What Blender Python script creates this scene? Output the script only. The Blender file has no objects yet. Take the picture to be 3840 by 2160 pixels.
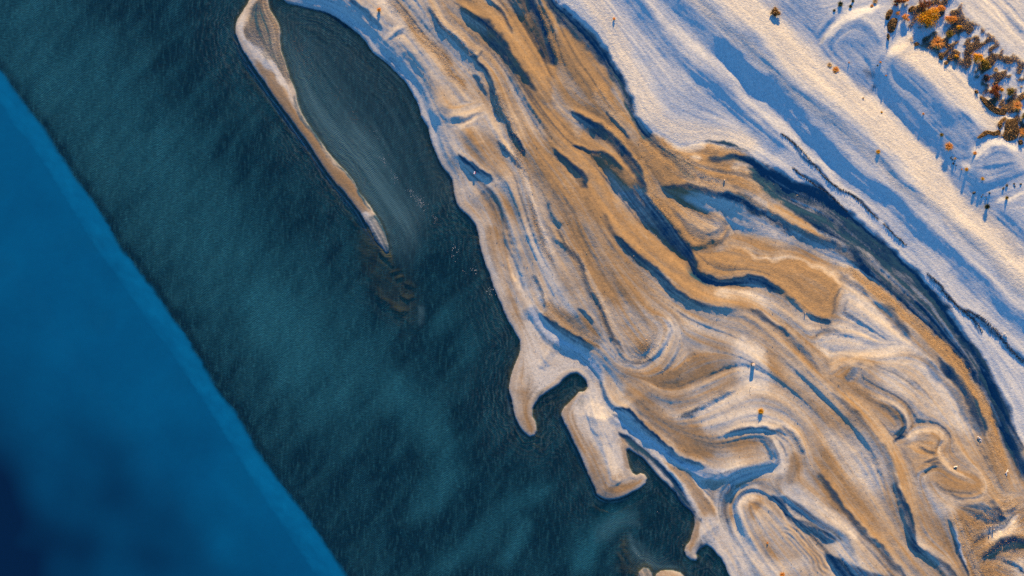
import bpy, math, random
import numpy as np
from mathutils import Vector

# ------------------------------------------------------------------ camera, sky, sun, exposure
PX = 20.0                                   # photograph pixels per metre on the ground
sc = bpy.context.scene
cam_d = bpy.data.cameras.new('camera'); cam = bpy.data.objects.new('camera', cam_d)
sc.collection.objects.link(cam)
cam.location = (0, 0, 150.0); cam.rotation_euler = (0, 0, 0)
cam_d.sensor_width = 36.0
cam_d.lens = 18.0 / (96.0 / 150.0)
cam_d.clip_start = 1.0; cam_d.clip_end = 6000.0
sc.camera = cam
SUN_EL = math.radians(12.0); SUN_AZ = math.atan2(0.10, 1.0)
to_sun = Vector((math.sin(SUN_AZ)*math.cos(SUN_EL), math.cos(SUN_AZ)*math.cos(SUN_EL), math.sin(SUN_EL)))
world = bpy.data.worlds.new('World'); sc.world = world; world.use_nodes = True
wn = world.node_tree.nodes; wl = world.node_tree.links
bg = wn['Background']
sky = wn.new('ShaderNodeTexSky'); sky.sky_type = 'NISHITA'; sky.sun_disc = False
sky.sun_elevation = SUN_EL; sky.sun_rotation = SUN_AZ
sky.air_density = 1.0; sky.dust_density = 0.0; sky.ozone_density = 6.0
hs = wn.new('ShaderNodeHueSaturation'); hs.inputs['Saturation'].default_value = 1.06
wl.new(sky.outputs[0], hs.inputs['Color']); wl.new(hs.outputs[0], bg.inputs[0]); bg.inputs[1].default_value = 0.112
sun_d = bpy.data.lights.new('sun', 'SUN'); sun = bpy.data.objects.new('sun', sun_d)
sc.collection.objects.link(sun)
sun_d.energy = 5.0; sun_d.angle = math.radians(0.6); sun_d.color = (1.0, 0.685, 0.27)
sun.rotation_euler = to_sun.to_track_quat('Z', 'Y').to_euler(); sun.location = (20, 120, 60)
sc.view_settings.view_transform = 'Standard'; sc.view_settings.look = 'None'
sc.view_settings.exposure = 1.6; sc.view_settings.gamma = 1.0
sc.cycles.use_denoising = False; sc.render.filter_size = 1.1

# ------------------------------------------------------------------ helpers: grid of the place
rng = np.random.default_rng(7); random.seed(7)
STEP = 3.6
X0, X1, Y0, Y1 = -420.0, 4260.0, -300.0, 2460.0       # mapped ground, in photograph pixels
NX = int((X1 - X0)/STEP) + 1; NY = int((Y1 - Y0)/STEP) + 1
gx = X0 + np.arange(NX)*STEP; gy = Y0 + np.arange(NY)*STEP
GX, GY = np.meshgrid(gx, gy)

def t(c, r, s):                              # points read off an enlarged 960 x 720 piece of the map
    return [(960*c + float(a)*0.49689, 720*r + float(b)*0.49689) for a, b in (p.split(',') for p in s.split())]
def n(s):
    return [tuple(map(float, p.split(','))) for p in s.split()]
def wx(px): return (px - 1920)/PX
def wy(py): return (1080 - py)/PX
def zeros(): return np.zeros((NY, NX), np.float32)

def spline(pts, closed=False, d=14.0):
    P = np.array(pts, float)
    if len(P) < 3: 
        Q = P
    else:
        if closed: E = np.vstack([P[-1], P, P[0], P[1]])
        else: E = np.vstack([2*P[0]-P[1], P, 2*P[-1]-P[-2]])
        out = []
        for i in range(1, len(E)-2):
            p0, p1, p2, p3 = E[i-1], E[i], E[i+1], E[i+2]
            m = max(1, int(np.hypot(*(p2-p1))/d)); u = (np.arange(m)/m)[:, None]
            out.append(0.5*((2*p1)+(-p0+p2)*u+(2*p0-5*p1+4*p2-p3)*u*u+(-p0+3*p1-3*p2+p3)*u**3))
        if not closed: out.append(P[-1:])
        Q = np.vstack(out)
    return Q

def inside(pts, smooth=True):
    Q = spline(pts, True) if smooth else np.array(pts, float)
    A = Q; B = np.roll(Q, -1, 0)
    lo = max(0, int((Q[:, 1].min()-Y0)/STEP)-1); hi = min(NY, int((Q[:, 1].max()-Y0)/STEP)+2)
    acc = np.zeros((NY, NX+1), np.int8)
    for (ax, ay), (bx, by) in zip(A, B):
        if ay == by: continue
        if ay > by: ax, ay, bx, by = bx, by, ax, ay
        r0 = max(0, math.ceil((ay-Y0)/STEP)); r1 = min(NY, math.ceil((by-Y0)/STEP))
        if r1 <= r0: continue
        rr = np.arange(r0, r1); xx = ax + (gy[rr]-ay)*(bx-ax)/(by-ay)
        ii = np.clip(np.ceil((xx-X0)/STEP), 0, NX).astype(int)
        np.add.at(acc, (rr, ii), 1)
    M = zeros()
    if hi > lo: M[lo:hi] = np.cumsum(acc[lo:hi], 1, dtype=np.int16)[:, :NX] % 2
    return M

def blur(F, px):
    s = px/STEP
    if s < 0.3: return F
    R = int(s*2.6)+1; k = np.exp(-0.5*(np.arange(-R, R+1)/s)**2); k /= k.sum()
    ys, xs = np.nonzero(F)
    if len(ys) == 0: return F
    a, b = max(0, ys.min()-R), min(F.shape[0], ys.max()+R+1); c, d = max(0, xs.min()-R), min(F.shape[1], xs.max()+R+1)
    W = np.pad(F[a:b, c:d], R, mode='edge'); H = b-a; L = d-c
    V = sum(k[i]*W[i:i+H, :] for i in range(2*R+1))
    O = sum(k[i]*V[:, i:i+L] for i in range(2*R+1))
    G = F.copy(); G[a:b, c:d] = O
    return G

def win(Q, R):
    i0 = max(0, int((Q[:, 0].min()-R-X0)/STEP)); i1 = min(NX, int((Q[:, 0].max()+R-X0)/STEP)+2)
    j0 = max(0, int((Q[:, 1].min()-R-Y0)/STEP)); j1 = min(NY, int((Q[:, 1].max()+R-Y0)/STEP)+2)
    return i0, max(i0, i1), j0, max(j0, j1)
def distw(pts, R, closed=False, d=14.0):
    """distance (px), side (+ right of travel on the map), position 0..1 along, within the stroke's window"""
    Q = spline(pts, closed, d)
    if closed: Q = np.vstack([Q, Q[:1]])
    a0, a1, c0, c1 = W = win(Q, R); sh = (c1-c0, a1-a0)
    D = np.full(sh, R, np.float32); Sd = np.ones(sh, np.float32); T = np.zeros(sh, np.float32)
    L = np.hypot(*np.diff(Q, axis=0).T); tot = L.sum() + 1e-9; cum = np.concatenate([[0], np.cumsum(L)])/tot
    for i in range(len(Q)-1):
        (ax, ay), (bx, by) = Q[i], Q[i+1]
        i0, i1, j0, j1 = win(Q[i:i+2], R)
        if i1 <= i0 or j1 <= j0: continue
        x = gx[None, i0:i1]-ax; y = gy[j0:j1, None]-ay
        ex, ey = bx-ax, by-ay; l2 = ex*ex+ey*ey+1e-9
        u = np.clip((x*ex+y*ey)/l2, 0, 1)
        dd = np.hypot(x-u*ex, y-u*ey)
        w = np.s_[j0-c0:j1-c0, i0-a0:i1-a0]; m = dd < D[w]
        D[w] = np.where(m, dd, D[w]); Sd[w] = np.where(m, np.where((x*ey-y*ex) > 0, -1, 1), Sd[w])
        T[w] = np.where(m, cum[i]+u*(cum[i+1]-cum[i]), T[w])
    return W, D, Sd, T
def dist(pts, R, closed=False, d=14.0):
    (a0, a1, c0, c1), D, Sd, T = distw(pts, R, closed, d)
    out = [np.full((NY, NX), R, np.float32), np.ones((NY, NX), np.float32), zeros()]
    for o, v in zip(out, (D, Sd, T)): o[c0:c1, a0:a1] = v
    return out

def sstep(a, b, x):
    u = np.clip((x-a)/(b-a), 0, 1); return u*u*(3-2*u)

FLOW = []
def stroke(F, pts, hw, val, soft=(0.5, 0.5), taper=True, mode='add'):
    """soft-edged stroke; soft = softness on the left / right of travel, as a share of hw"""
    R = hw*(1+max(soft))+4
    if hw < 40: FLOW.append((pts, 1.0 if hw > 6 else 0.5))
    (a0, a1, c0, c1), D, Sd, T = distw(pts, R)
    if D.size == 0: return
    w = hw*(np.clip(np.minimum(T, 1-T)*7, 0, 1)**0.6 if taper else 1.0)
    s = np.where(Sd > 0, soft[1], soft[0])*hw + 2
    m = ((1-sstep(-0.5, 0.5, (D-w)/s*0.5))*(D < R)).astype(np.float32)
    put(F[c0:c1, a0:a1], m, val, mode)
def fill(F, pts, val, feather=10, mode='add', smooth=True):
    m = inside(pts, smooth); P = np.array(pts)
    a0, a1, c0, c1 = win(P, feather*3+30)
    if a1-a0 < 2 or c1-c0 < 2: return
    put(F[c0:c1, a0:a1], blur(m[c0:c1, a0:a1].copy(), feather), val, mode)
def put(F, m, val, mode):
    if mode == 'add': F += m*val
    elif mode == 'mix': F += m*(val-F)
    elif mode == 'max': np.maximum(F, m*val, out=F)
    elif mode == 'min': np.minimum(F, m*val, out=F)

FY = np.fft.fftfreq(NY, STEP)[:, None]; FXr = np.fft.rfftfreq(NX, STEP)[None, :]
def fnoise(long, short=None, ang=0.0, seed=0):
    """smooth random field, unit spread; lengths in px, ang = map direction of the long axis (deg, y down)"""
    short = long if short is None else short
    r = np.random.default_rng(seed).standard_normal((NY, NX)).astype(np.float32)
    a = math.radians(ang); u = FXr*math.cos(a)+FY*math.sin(a); v = -FXr*math.sin(a)+FY*math.cos(a)
    f = np.exp(-2*(math.pi**2)*((u*long*0.4)**2+(v*short*0.4)**2))
    o = np.fft.irfft2(np.fft.rfft2(r)*f, s=(NY, NX)); o -= o.mean()
    return (o/(o.std()+1e-9)).astype(np.float32)

def bilin(F, JX, JY):
    JX = np.clip(JX, 0, NX-1.001); JY = np.clip(JY, 0, NY-1.001)
    i = JX.astype(np.int32); j = JY.astype(np.int32); u = JX-i; v = JY-j
    return (F[j, i]*(1-u)*(1-v)+F[j, i+1]*u*(1-v)+F[j+1, i]*(1-u)*v+F[j+1, i+1]*u*v).astype(np.float32)

# ------------------------------------------------------------------ the map: shorelines
spit_out = n('938,-40 930,0') + t(0,0,'1850,40 1810,110 1787,170 1787,260 1802,310 1840,390 1890,470') + t(1,0,'0,535 60,620 120,710 190,800 260,900 330,1000 400,1100 470,1200 540,1300 610,1390') + t(1,1,'660,0 710,60 760,120 800,175 830,230 870,300 920,380 985,462')
spit_in = t(1,1,'1000,455 1003,415 992,365 970,300 925,215 880,130 830,60') + t(1,0,'775,1449 740,1380 690,1310 620,1230 560,1160 500,1080 440,1000 390,920 350,850 320,780 300,700 280,650 255,600 235,520 210,440 190,380 180,300 185,250 165,180 130,120 100,60 95,0')
spit = spit_out + spit_in + n('1015,-40 1060,-160 1000,-330 900,-330')
lag_shore = n('1000,-330 1070,-200 1060,-60') + t(1,0,'205,0 260,30 340,45 420,70 500,85 560,110 620,145 680,185 740,230 790,275 840,330 880,395 930,430 980,475 1030,520 1070,565 1110,600 1140,640 1170,690 1200,740 1225,800 1240,870 1270,920 1300,960 1320,1020 1340,1090 1370,1170 1400,1250 1450,1310 1480,1370') + t(1,1,'1495,0 1505,60 1530,120 1580,165 1630,215 1665,270 1680,330 1690,400 1710,470 1730,550 1760,620 1790,700 1815,770 1850,850 1880,920 1910,980')
mid_shore = t(2,1,'0,1010 30,1070 55,1120 60,1170 50,1230 20,1290 0,1350') + t(1,2,'1915,-20 1913,60 1925,120') + t(2,2,'0,160 20,240 50,310 90,365 130,392 165,385 185,345 175,280 150,240 150,190 175,140 205,95 240,70 290,30') + t(2,1,'345,1449 380,1402 430,1370 480,1367 520,1395 560,1435') + t(2,2,'575,25 540,55 500,62 470,100 430,140 395,170 372,205 368,240 385,290 410,330 440,390 480,470 520,560 560,640 600,720 625,780 640,830 680,860 740,872 800,865 860,845 920,810 970,780 1005,745 1015,705 995,675 960,665 930,685 905,670 885,630 870,580 860,530 862,500 885,490 930,520 980,550 1020,590 1060,640 1100,690 1150,740 1200,790 1240,830 1270,880 1310,920 1350,950 1375,985 1380,1040 1365,1110 1350,1170 1320,1215 1308,1250 1320,1290 1350,1320 1388,1332 1398,1310 1390,1280 1420,1240 1470,1215 1510,1235 1550,1280 1590,1330 1620,1400 1640,1449') + n('2760,2230 2800,2320 2830,2500')
main_land = lag_shore + mid_shore + n('2830,3000 4900,3000 4900,-900 1000,-900')
isl1 = t(2,2,'955,1449 958,1420 990,1388 1030,1400 1055,1430 1062,1470') + n('2450,2230 2420,2260 2400,2200')
isl2 = t(2,2,'1085,1440 1110,1418 1150,1408 1220,1400 1270,1406 1300,1430 1308,1460') + n('2560,2230 2500,2260 2455,2200')
shelf = n('-1500,-1500 -420,-330 -200,20') + t(0,0,'0,530 60,620 150,740 230,840 320,950 400,1080 480,1200 560,1320') + t(0,1,'650,0 740,130 830,270 900,400 980,500 1060,610 1150,730 1230,840 1310,960 1400,1090 1480,1220 1560,1350') + t(0,2,'1610,0 1720,150 1820,300') + t(1,2,'0,490 90,620 200,770 310,910 420,1060 520,1210 600,1320 680,1449') + n('1400,2320 1500,2480 2200,3500')
ledge = n('-420,0 -200,200') + t(0,0,'0,790 80,920 200,1060 280,1170 360,1290') + t(0,1,'460,10 560,170 680,370 800,540 900,680 1040,880 1150,1040 1260,1180 1370,1350') + t(0,2,'1440,0 1560,180 1680,370 1800,570') + t(1,2,'0,780 130,980 260,1180 360,1320 440,1440') + n('1300,2330 1400,2500')

SP = inside(spit); ML = inside(main_land); I1 = np.maximum(inside(isl1), inside(isl2))
LAND = np.maximum(np.maximum(SP, ML), I1)
SDR = 420.0
Dm = np.minimum.reduce([dist(lag_shore+mid_shore, SDR)[0], dist(spit_out+spit_in, SDR)[0],
                        dist(isl1, 60, True)[0]+0*GX+np.where(dist(isl1, 60, True)[0] >= 60, SDR, 0),
                        dist(isl2, 60, True)[0]+np.where(dist(isl2, 60, True)[0] >= 60, SDR, 0)]).astype(np.float32)
SDF = np.where(LAND > 0.5, Dm, -Dm)
Dsh, Ssh, _ = dist(shelf, SDR)
SHELF = np.where(Ssh > 0, -Dsh, Dsh)         # + on the shallow shelf, - over deep water
sh_side = inside(n('-1500,-1500') + shelf[1:-1] + n('2200,3500 6000,3500 6000,-1500'), True)
SHELF = np.where(sh_side > 0.5, Dsh, -Dsh).astype(np.float32)

# ------------------------------------------------------------------ the map: relief (slope towards the sun), ground kinds
g = zeros(); damp = zeros(); pale = zeros(); silt_shade = zeros(); rough = zeros(); turf = zeros(); ripple = zeros()  # the wet mud field also holds dark blue shade painted under crests
damp += 0.34; rough += 0.25
ne_edge = t(2,0,'330,-120 310,0 420,80 520,180 600,250 650,320 720,400 760,490 830,590 860,660 900,740 930,820 980,920 1040,1000 1110,1035 1200,1090 1290,1120 1420,1070 1520,1058 1620,1070 1720,1130 1850,1200') + t(2,0,'1932,1260') + t(3,0,'100,1330 200,1390') + t(3,1,'400,0 520,90 620,170 740,260 800,320 880,390 960,460 1030,540 1110,610 1180,690 1260,760 1330,840 1390,930 1440,1010 1500,1090 1560,1170 1620,1280 1680,1370') + t(3,2,'1740,50 1790,180 1850,290 1932,420') + n('3900,1720 4000,1950 4300,2300')
NEpoly = ne_edge + n('5200,2400 5200,-900 2100,-900')
NE = blur(inside(NEpoly), 6)
put(damp, NE, 0.0, 'mix'); put(pale, NE, 1.0, 'mix'); put(rough, NE, 0.5, 'mix'); g += NE*-0.05
# brown inland sand
MIDP = t(1,0,'1330,-300 1300,0 1330,120 1420,260 1560,400 1650,560 1740,700 1810,820 1900,960') + t(2,1,'0,-100 120,20 190,260 260,470 380,560 450,700 560,850 700,1060 830,1200 980,1280 1100,1180 1180,1000 1500,1000 1700,1130 1800,1100 1900,1300') + t(3,2,'0,0 80,140 330,260 400,420 360,560 400,720 520,930 700,1160 900,1449') + n('3400,2300 3600,2500 4400,2500 4300,2300 3900,1700') + ne_edge[::-1]
MID = blur(inside(MIDP), 22)
damp += MID*0.42; rough += MID*0.15

# --- NE beach: terraces running with the coast
def NEs(pts, hw, v, soft=(0.7, 0.7)): stroke(g, pts, hw, v*1.15, soft, taper=False)
b1 = t(2,0,'860,-60 960,80 1100,250 1250,420 1400,560 1550,680 1700,820 1850,950') + t(3,0,'60,1100')
NEs(b1, 26, -0.17)
NEs(t(2,0,'1000,-60 1180,110 1330,280 1480,430 1640,590 1800,740 1932,860') + t(3,0,'150,1010 400,1240 640,1449'), 24, 0.08)
NEs(t(2,0,'600,-60 760,250 860,480 960,700 1050,850 1250,980 1500,1010 1800,1080'), 55, 0.09)
b2 = t(2,0,'1100,-80 1160,0 1250,90 1380,190 1500,300 1620,410 1750,530 1880,640') + t(3,0,'0,640 80,720 200,850 300,970 420,1100 560,1250 700,1390') + t(3,1,'880,30 1000,150 1150,290 1300,430 1450,560 1600,690 1750,830 1932,1010') + n('4000,1350')
NEs(b2, 30, -0.33, (0.5, 1.0))
b2b = t(2,0,'1330,-20 1500,120 1700,300 1932,500') + t(3,0,'0,500 150,650 300,780 450,900 600,1030 800,1200 1000,1400') + t(3,1,'1150,30 1300,130 1450,300 1600,430 1750,570 1932,740')
NEs(b2b, 26, -0.10, (0.8, 0.8))
b3 = t(2,0,'1600,-100 1800,100') + t(3,0,'0,200 200,420 400,580 600,740 800,900 1000,1080 1200,1270') + t(3,1,'1300,0 1500,170 1700,330 1932,570') + n('4000,1150')
NEs(b3, 60, 0.15, (0.4, 0.4))
for bp, bh in ((b3, 60), (t(3,0,'1050,390 1250,520 1450,680 1620,830 1740,910'), 52), (b2b, 20), (t(2,0,'600,-60 760,250 860,480 960,700 1050,850 1250,980 1500,1010 1800,1080'), 40)):
    stroke(pale, bp, bh, 0.25 if bh > 30 else 0.5, (0.5, 0.5), False, 'mix'); stroke(damp, bp, bh, 0.10 if bh != 40 else 0.0, (0.5, 0.5), False, 'mix'); stroke(rough, bp, bh, 0.35, (0.5, 0.5), False)
fill(pale, t(3,0,'1480,-60 1932,-60 1932,440 1800,330 1650,200 1480,60'), 0.3, 20, 'mix')
NEs(t(3,0,'870,600 1000,760 1150,900 1300,1060 1400,1150') + t(3,1,'1550,20 1700,180 1932,400'), 42, -0.10)
NEs(t(3,0,'830,700 950,830 1050,930 1150,1040 1260,1120 1340,1200'), 8, -0.14)
NEs(t(3,0,'930,480 1050,580 1200,720 1350,880 1480,1000 1520,1060'), 30, -0.24, (0.6, 0.8))
NEs(t(3,0,'1050,390 1250,520 1450,680 1620,830 1740,910'), 62, 0.13, (0.5, 0.5))
fill(g, t(3,0,'560,520 900,560 1000,700 1200,900 1400,1080 1560,1160 1600,1300 1932,1340') + t(3,1,'1932,500 1700,250 1500,60') + t(3,0,'1350,1300 1150,1020 900,800 700,650'), -0.10, 14)
fill(g, t(3,0,'200,-60 480,120 470,260 410,330 330,280 230,170 120,60'), -0.13, 12)
fill(g, t(3,0,'420,340 560,200 880,430 860,520 760,700 660,600 520,470'), -0.12, 10)
fill(g, t(3,0,'590,180 650,140 740,150 830,230 860,330 800,410 740,380 680,310'), -0.18, 9)
stroke(g, t(3,0,'400,330 480,225 560,155 650,105 760,80 850,60'), 13, 0.26, (0.5, 0.5))
stroke(g, t(3,0,'690,120 780,190 850,290'), 14, 0.10)
stroke(g, t(3,0,'880,560 900,480 960,400 1020,340'), 13, 0.20)
fill(g, t(3,0,'1600,1180 1700,1130 1800,1150 1870,1250 1860,1300 1780,1330 1700,1300 1620,1260'), -0.17, 10)
stroke(g, t(3,0,'1565,1190 1620,1125 1700,1078 1790,1090 1880,1140'), 16, 0.28, (0.5, 0.5))
stroke(g, t(3,0,'1440,1290 1500,1350 1590,1440'), 12, -0.18)
stroke(g, t(3,0,'1600,1415 1750,1380 1932,1300'), 14, -0.18)
stroke(g, t(3,1,'1700,80 1800,50 1932,0'), 7, 0.25)
stroke(g, t(3,1,'1720,130 1830,230 1932,330'), 20, -0.14)
stroke(g, t(3,0,'1470,1250 1490,1230 1530,1235'), 10, 0.22)
fill(g, t(3,0,'1480,0 1932,0 1932,440 1800,330 1650,200'), 0.10, 20)     # lit sand road, with wheel ruts
for off in (0, 42, 88, 128):
    stroke(g, [(x+off*0.46, y-off*0.19) for x, y in t(3,0,'1560,-60 1680,60 1790,170 1900,290 2000,400')], 1.8, 0.30 if off in (0, 88) else -0.30, (0.4, 0.4), False)
stroke(g, t(3,0,'1790,90 1870,170 1932,240'), 12, -0.10)
fill(silt_shade, t(3,0,'700,520 790,515 825,545 790,575 740,560'), 0.55, 5); fill(silt_shade, t(3,0,'760,700 770,640 805,620 800,660'), 0.5, 4)
fill(silt_shade, t(3,0,'390,340 420,270 445,240 440,290'), 0.45, 4)
stroke(damp, t(3,0,'200,190 300,270 390,370 470,470 560,540'), 16, 0.30)
stroke(damp, t(3,0,'640,590 700,650 770,720'), 5, 0.5)

# --- main creek: dark wet silt under the beach scarp
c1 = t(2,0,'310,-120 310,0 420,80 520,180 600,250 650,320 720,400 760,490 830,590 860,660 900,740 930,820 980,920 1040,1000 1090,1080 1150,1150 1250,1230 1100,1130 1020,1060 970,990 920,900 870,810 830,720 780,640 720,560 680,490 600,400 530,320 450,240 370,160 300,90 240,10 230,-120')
fill(silt_shade, c1, 0.95, 4); fill(g, c1, -0.12, 5)
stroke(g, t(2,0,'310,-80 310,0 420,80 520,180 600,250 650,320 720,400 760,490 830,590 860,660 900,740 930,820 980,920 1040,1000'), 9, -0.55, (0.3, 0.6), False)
stroke(silt_shade, t(2,0,'1080,1110 1180,1200 1280,1290 1380,1350'), 12, 0.6); stroke(silt_shade, t(2,0,'1150,1140 1280,1220 1400,1310'), 7, 0.5)
fill(silt_shade, t(2,0,'1425,1068 1520,1056 1620,1070 1720,1125 1800,1160 1760,1150 1680,1120 1560,1090'), 0.95, 3)
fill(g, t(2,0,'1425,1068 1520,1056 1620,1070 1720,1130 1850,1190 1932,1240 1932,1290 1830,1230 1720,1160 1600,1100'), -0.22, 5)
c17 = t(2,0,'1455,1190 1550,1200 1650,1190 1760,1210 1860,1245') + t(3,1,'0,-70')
stroke(silt_shade, c17, 11, 0.85, (0.3, 0.5)); stroke(g, c17, 10, -0.3, (0.3, 0.6))
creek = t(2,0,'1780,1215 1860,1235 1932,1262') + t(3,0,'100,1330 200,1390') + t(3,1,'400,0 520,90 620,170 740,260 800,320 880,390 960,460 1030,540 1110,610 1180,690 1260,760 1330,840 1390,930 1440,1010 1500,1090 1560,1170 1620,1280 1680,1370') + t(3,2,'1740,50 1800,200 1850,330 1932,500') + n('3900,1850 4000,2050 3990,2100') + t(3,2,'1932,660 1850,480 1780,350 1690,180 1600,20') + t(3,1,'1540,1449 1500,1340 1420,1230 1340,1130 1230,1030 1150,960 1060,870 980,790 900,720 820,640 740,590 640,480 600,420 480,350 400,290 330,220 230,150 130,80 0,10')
fill(silt_shade, creek, 1.0, 6); fill(g, creek, -0.14, 8)
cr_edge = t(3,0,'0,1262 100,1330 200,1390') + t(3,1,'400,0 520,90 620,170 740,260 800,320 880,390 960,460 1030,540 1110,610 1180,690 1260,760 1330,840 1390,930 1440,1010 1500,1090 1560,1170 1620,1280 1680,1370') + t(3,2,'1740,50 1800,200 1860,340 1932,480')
stroke(g, cr_edge, 10, -0.5, (0.3, 0.8), False); stroke(silt_shade, [(x-12, y+9) for x, y in cr_edge], 24, 0.35, (0.3, 0.8), False)
for s, hw, v in ((t(3,1,'670,410 780,480 880,580 960,680 1080,790 1130,830'), 9, -0.5), (t(3,1,'930,570 1050,660 1150,760 1260,860 1340,970 1400,1060 1480,1180 1560,1300 1620,1400'), 9, -0.55),
                 (t(3,1,'1080,850 1200,970 1300,1090 1380,1200 1440,1300'), 6, -0.35), (t(3,1,'180,0 300,60 420,120 540,210 560,300'), 12, -0.35), (t(3,1,'300,90 400,110 470,150'), 8, -0.25), (t(3,2,'1640,60 1720,250 1760,400 1800,560'), 14, -0.5)):
    stroke(silt_shade, s, hw, v, (0.8, 0.8))
fill(damp, creek, 0.3, 8, 'mix')
wedge = t(2,1,'1640,-20 1760,30 1850,70 1932,110') + t(3,1,'0,60 130,110 230,160 330,220 400,290 480,350 600,400 500,375 400,325 300,275 200,225 100,175 0,130') + t(2,1,'1850,100 1750,50')
fill(silt_shade, wedge, -0.9, 3); fill(damp, wedge, 0.95, 4, 'mix'); fill(g, wedge, 0.22, 4)
wd = t(2,1,'1560,0 1700,30 1850,100') + t(3,1,'0,145 120,220 250,290 380,345 500,395 620,450 720,530 830,610')
stroke(g, wd, 16, -0.42, (0.3, 0.9)); stroke(silt_shade, [(x-6, y+7) for x, y in wd], 16, 0.5, (0.3, 1.0)); stroke(rough, wd, 22, 0.5)
fill(g, t(2,1,'1310,60 1480,130 1600,140 1660,250 1800,300 1932,330') + t(3,1,'0,340 150,380 330,470 470,540 600,600 720,640 640,540 560,480 450,410 300,340 120,260 0,200') + t(2,1,'1800,110 1640,60 1480,30'), -0.20, 9)
fill(damp, t(3,1,'0,220 300,340 500,450 700,620 560,570 330,460 150,370 0,330'), 0.1, 10, 'mix')
rim = t(3,1,'530,570 640,600 740,680 820,720 900,800 980,860 1050,940 1130,990 1220,1060 1270,1120 1340,1180 1420,1260 1490,1340 1530,1449') + t(3,2,'1580,60 1640,180 1690,300 1740,420 1790,560 1840,700')
stroke(damp, rim, 22, 0.95, (0.5, 0.5), True, 'mix'); stroke(silt_shade, rim, 20, -0.7, (0.4, 0.4)); stroke(g, rim, 16, 0.18); stroke(rough, rim, 26, 0.7)
stroke(g, t(3,1,'540,605 640,690 740,745 770,790'), 9, -0.40, (0.4, 0.7))
p2 = t(3,1,'790,840 870,840 940,890 1010,980 1060,1050 1090,1110 1080,1135 1010,1100 940,1010 880,960 830,900')
fill(g, p2, -0.30, 4); stroke(silt_shade, t(3,1,'870,855 950,910 1020,1000 1080,1100'), 12, 0.5, (0.3, 0.8))
fill(g, t(3,1,'1180,1280 1260,1300 1310,1360 1370,1449') + t(3,2,'1420,20 1500,170 1570,300 1600,390 1540,330 1470,190 1400,80 1340,0') + t(3,1,'1290,1449 1240,1380'), -0.26, 5)
lc = t(3,1,'1300,1260 1400,1370') + t(3,2,'1460,-20 1540,120 1590,250 1635,380')
stroke(silt_shade, lc, 16, 0.75, (0.4, 0.4)); stroke(g, lc, 14, -0.35, (0.3, 0.7))
stroke(g, t(3,2,'1700,150 1780,330 1850,450 1900,570 1932,680'), 14, -0.4, (0.3, 0.8)); 

# --- wrack-dark hollows of the beach crest
wracks = [(t(3,0,'100,1015 170,1060 250,1130 310,1200 370,1270 440,1350 530,1420') + t(3,1,'600,0 680,60 750,130 830,210'), 4.5), (t(3,0,'190,1270 280,1340 360,1400 440,1449') + t(3,1,'520,70 600,150'), 4),
          (t(3,1,'870,240 940,310 1040,400'), 4), (t(3,1,'1200,620 1290,700 1330,760 1400,830 1480,910 1560,970 1620,1060'), 6), (t(3,1,'1480,890 1600,950 1700,1030 1760,1090 1820,1170 1890,1250') + n('3850,1370 3900,1450'), 9)]
for w, hw in wracks: stroke(g, w, hw, -0.3, (0.3, 0.8)); stroke(silt_shade, w, hw*0.8, 0.8, (0.4, 0.6))

# --- western runnels
c2 = t(2,0,'50,-60 60,0 110,80 150,180 180,290 220,400 300,490 325,480 330,400 290,300 240,180 190,80 140,0 130,-60')
fill(g, c2, -0.30, 4); fill(silt_shade, c2, 0.3, 5); stroke(silt_shade, t(2,0,'120,-40 170,70 220,170 260,280 300,380 315,480'), 9, 0.8, (0.3, 0.8))
stroke(g, t(2,0,'140,-40 190,80 240,180 290,300 330,400 325,490'), 7, -0.4, (0.3, 0.6)); stroke(rough, t(2,0,'200,60 290,230 350,420 380,480'), 22, 0.6); stroke(damp, t(2,0,'210,60 290,230 350,420'), 18, 0.5)
fill(damp, t(2,0,'330,0 480,0 600,180 700,330 660,300 560,180 440,70'), 0.9, 6, 'mix'); fill(rough, t(2,0,'330,0 480,0 600,180 700,330 560,180'), 0.6, 8)
s1 = t(1,0,'1530,40 1620,110 1720,170 1800,240 1880,320') + t(2,0,'0,410 60,500 130,590 200,690 150,650 80,570') + t(1,0,'1932,500 1860,425 1790,370 1700,260 1600,160 1540,90')
fill(g, s1, -0.34, 5); stroke(g, t(1,0,'1530,40 1620,110 1720,170 1800,240 1880,320') + t(2,0,'0,410 60,500 130,590 200,690'), 8, -0.3, (0.25, 0.8))
fill(silt_shade, s1, 0.65, 5)  # dark blue painted over the lee wedge to deepen its shadow
def extend(pts, e):
    P = np.array(pts, float); a = P[0]-P[1]; b_ = P[-1]-P[-2]
    return [tuple(P[0]+a/(np.hypot(*a)+1e-9)*e)] + [tuple(p) for p in P] + [tuple(P[-1]+b_/(np.hypot(*b_)+1e-9)*e)]
def shade(pts, hw, v=-0.45, shade_dk=0.3, soft=(0.25, 0.8), rg=0.0):      # the steep lee side of a crest, its shade also painted in
    hw = hw*0.78; pts = extend(pts, 1.6*hw)
    stroke(g, pts, hw, v, soft)
    P = np.array(pts, float); d = np.gradient(P, axis=0); d /= np.hypot(d[:, 0], d[:, 1])[:, None]+1e-9
    sg = 1 if (d[:, 0]+d[:, 1]).mean() > 0 else -1
    stroke(g, [tuple(q) for q in P+sg*np.stack([d[:, 1], -d[:, 0]], 1)*hw*2.0], hw*1.2, 0.10, (0.9, 0.9))
    if shade_dk: stroke(silt_shade, pts, hw*0.95, min(0.9, shade_dk*1.6), (soft[0]*0.8, soft[1]*1.2))  # dark blue shade laid into the sand colour along the stroke
    if rg: stroke(rough, pts, hw*1.8, rg)
shade(t(1,0,'1700,-40 1770,10 1850,120 1900,210') + t(2,0,'0,260'), 8)
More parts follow.
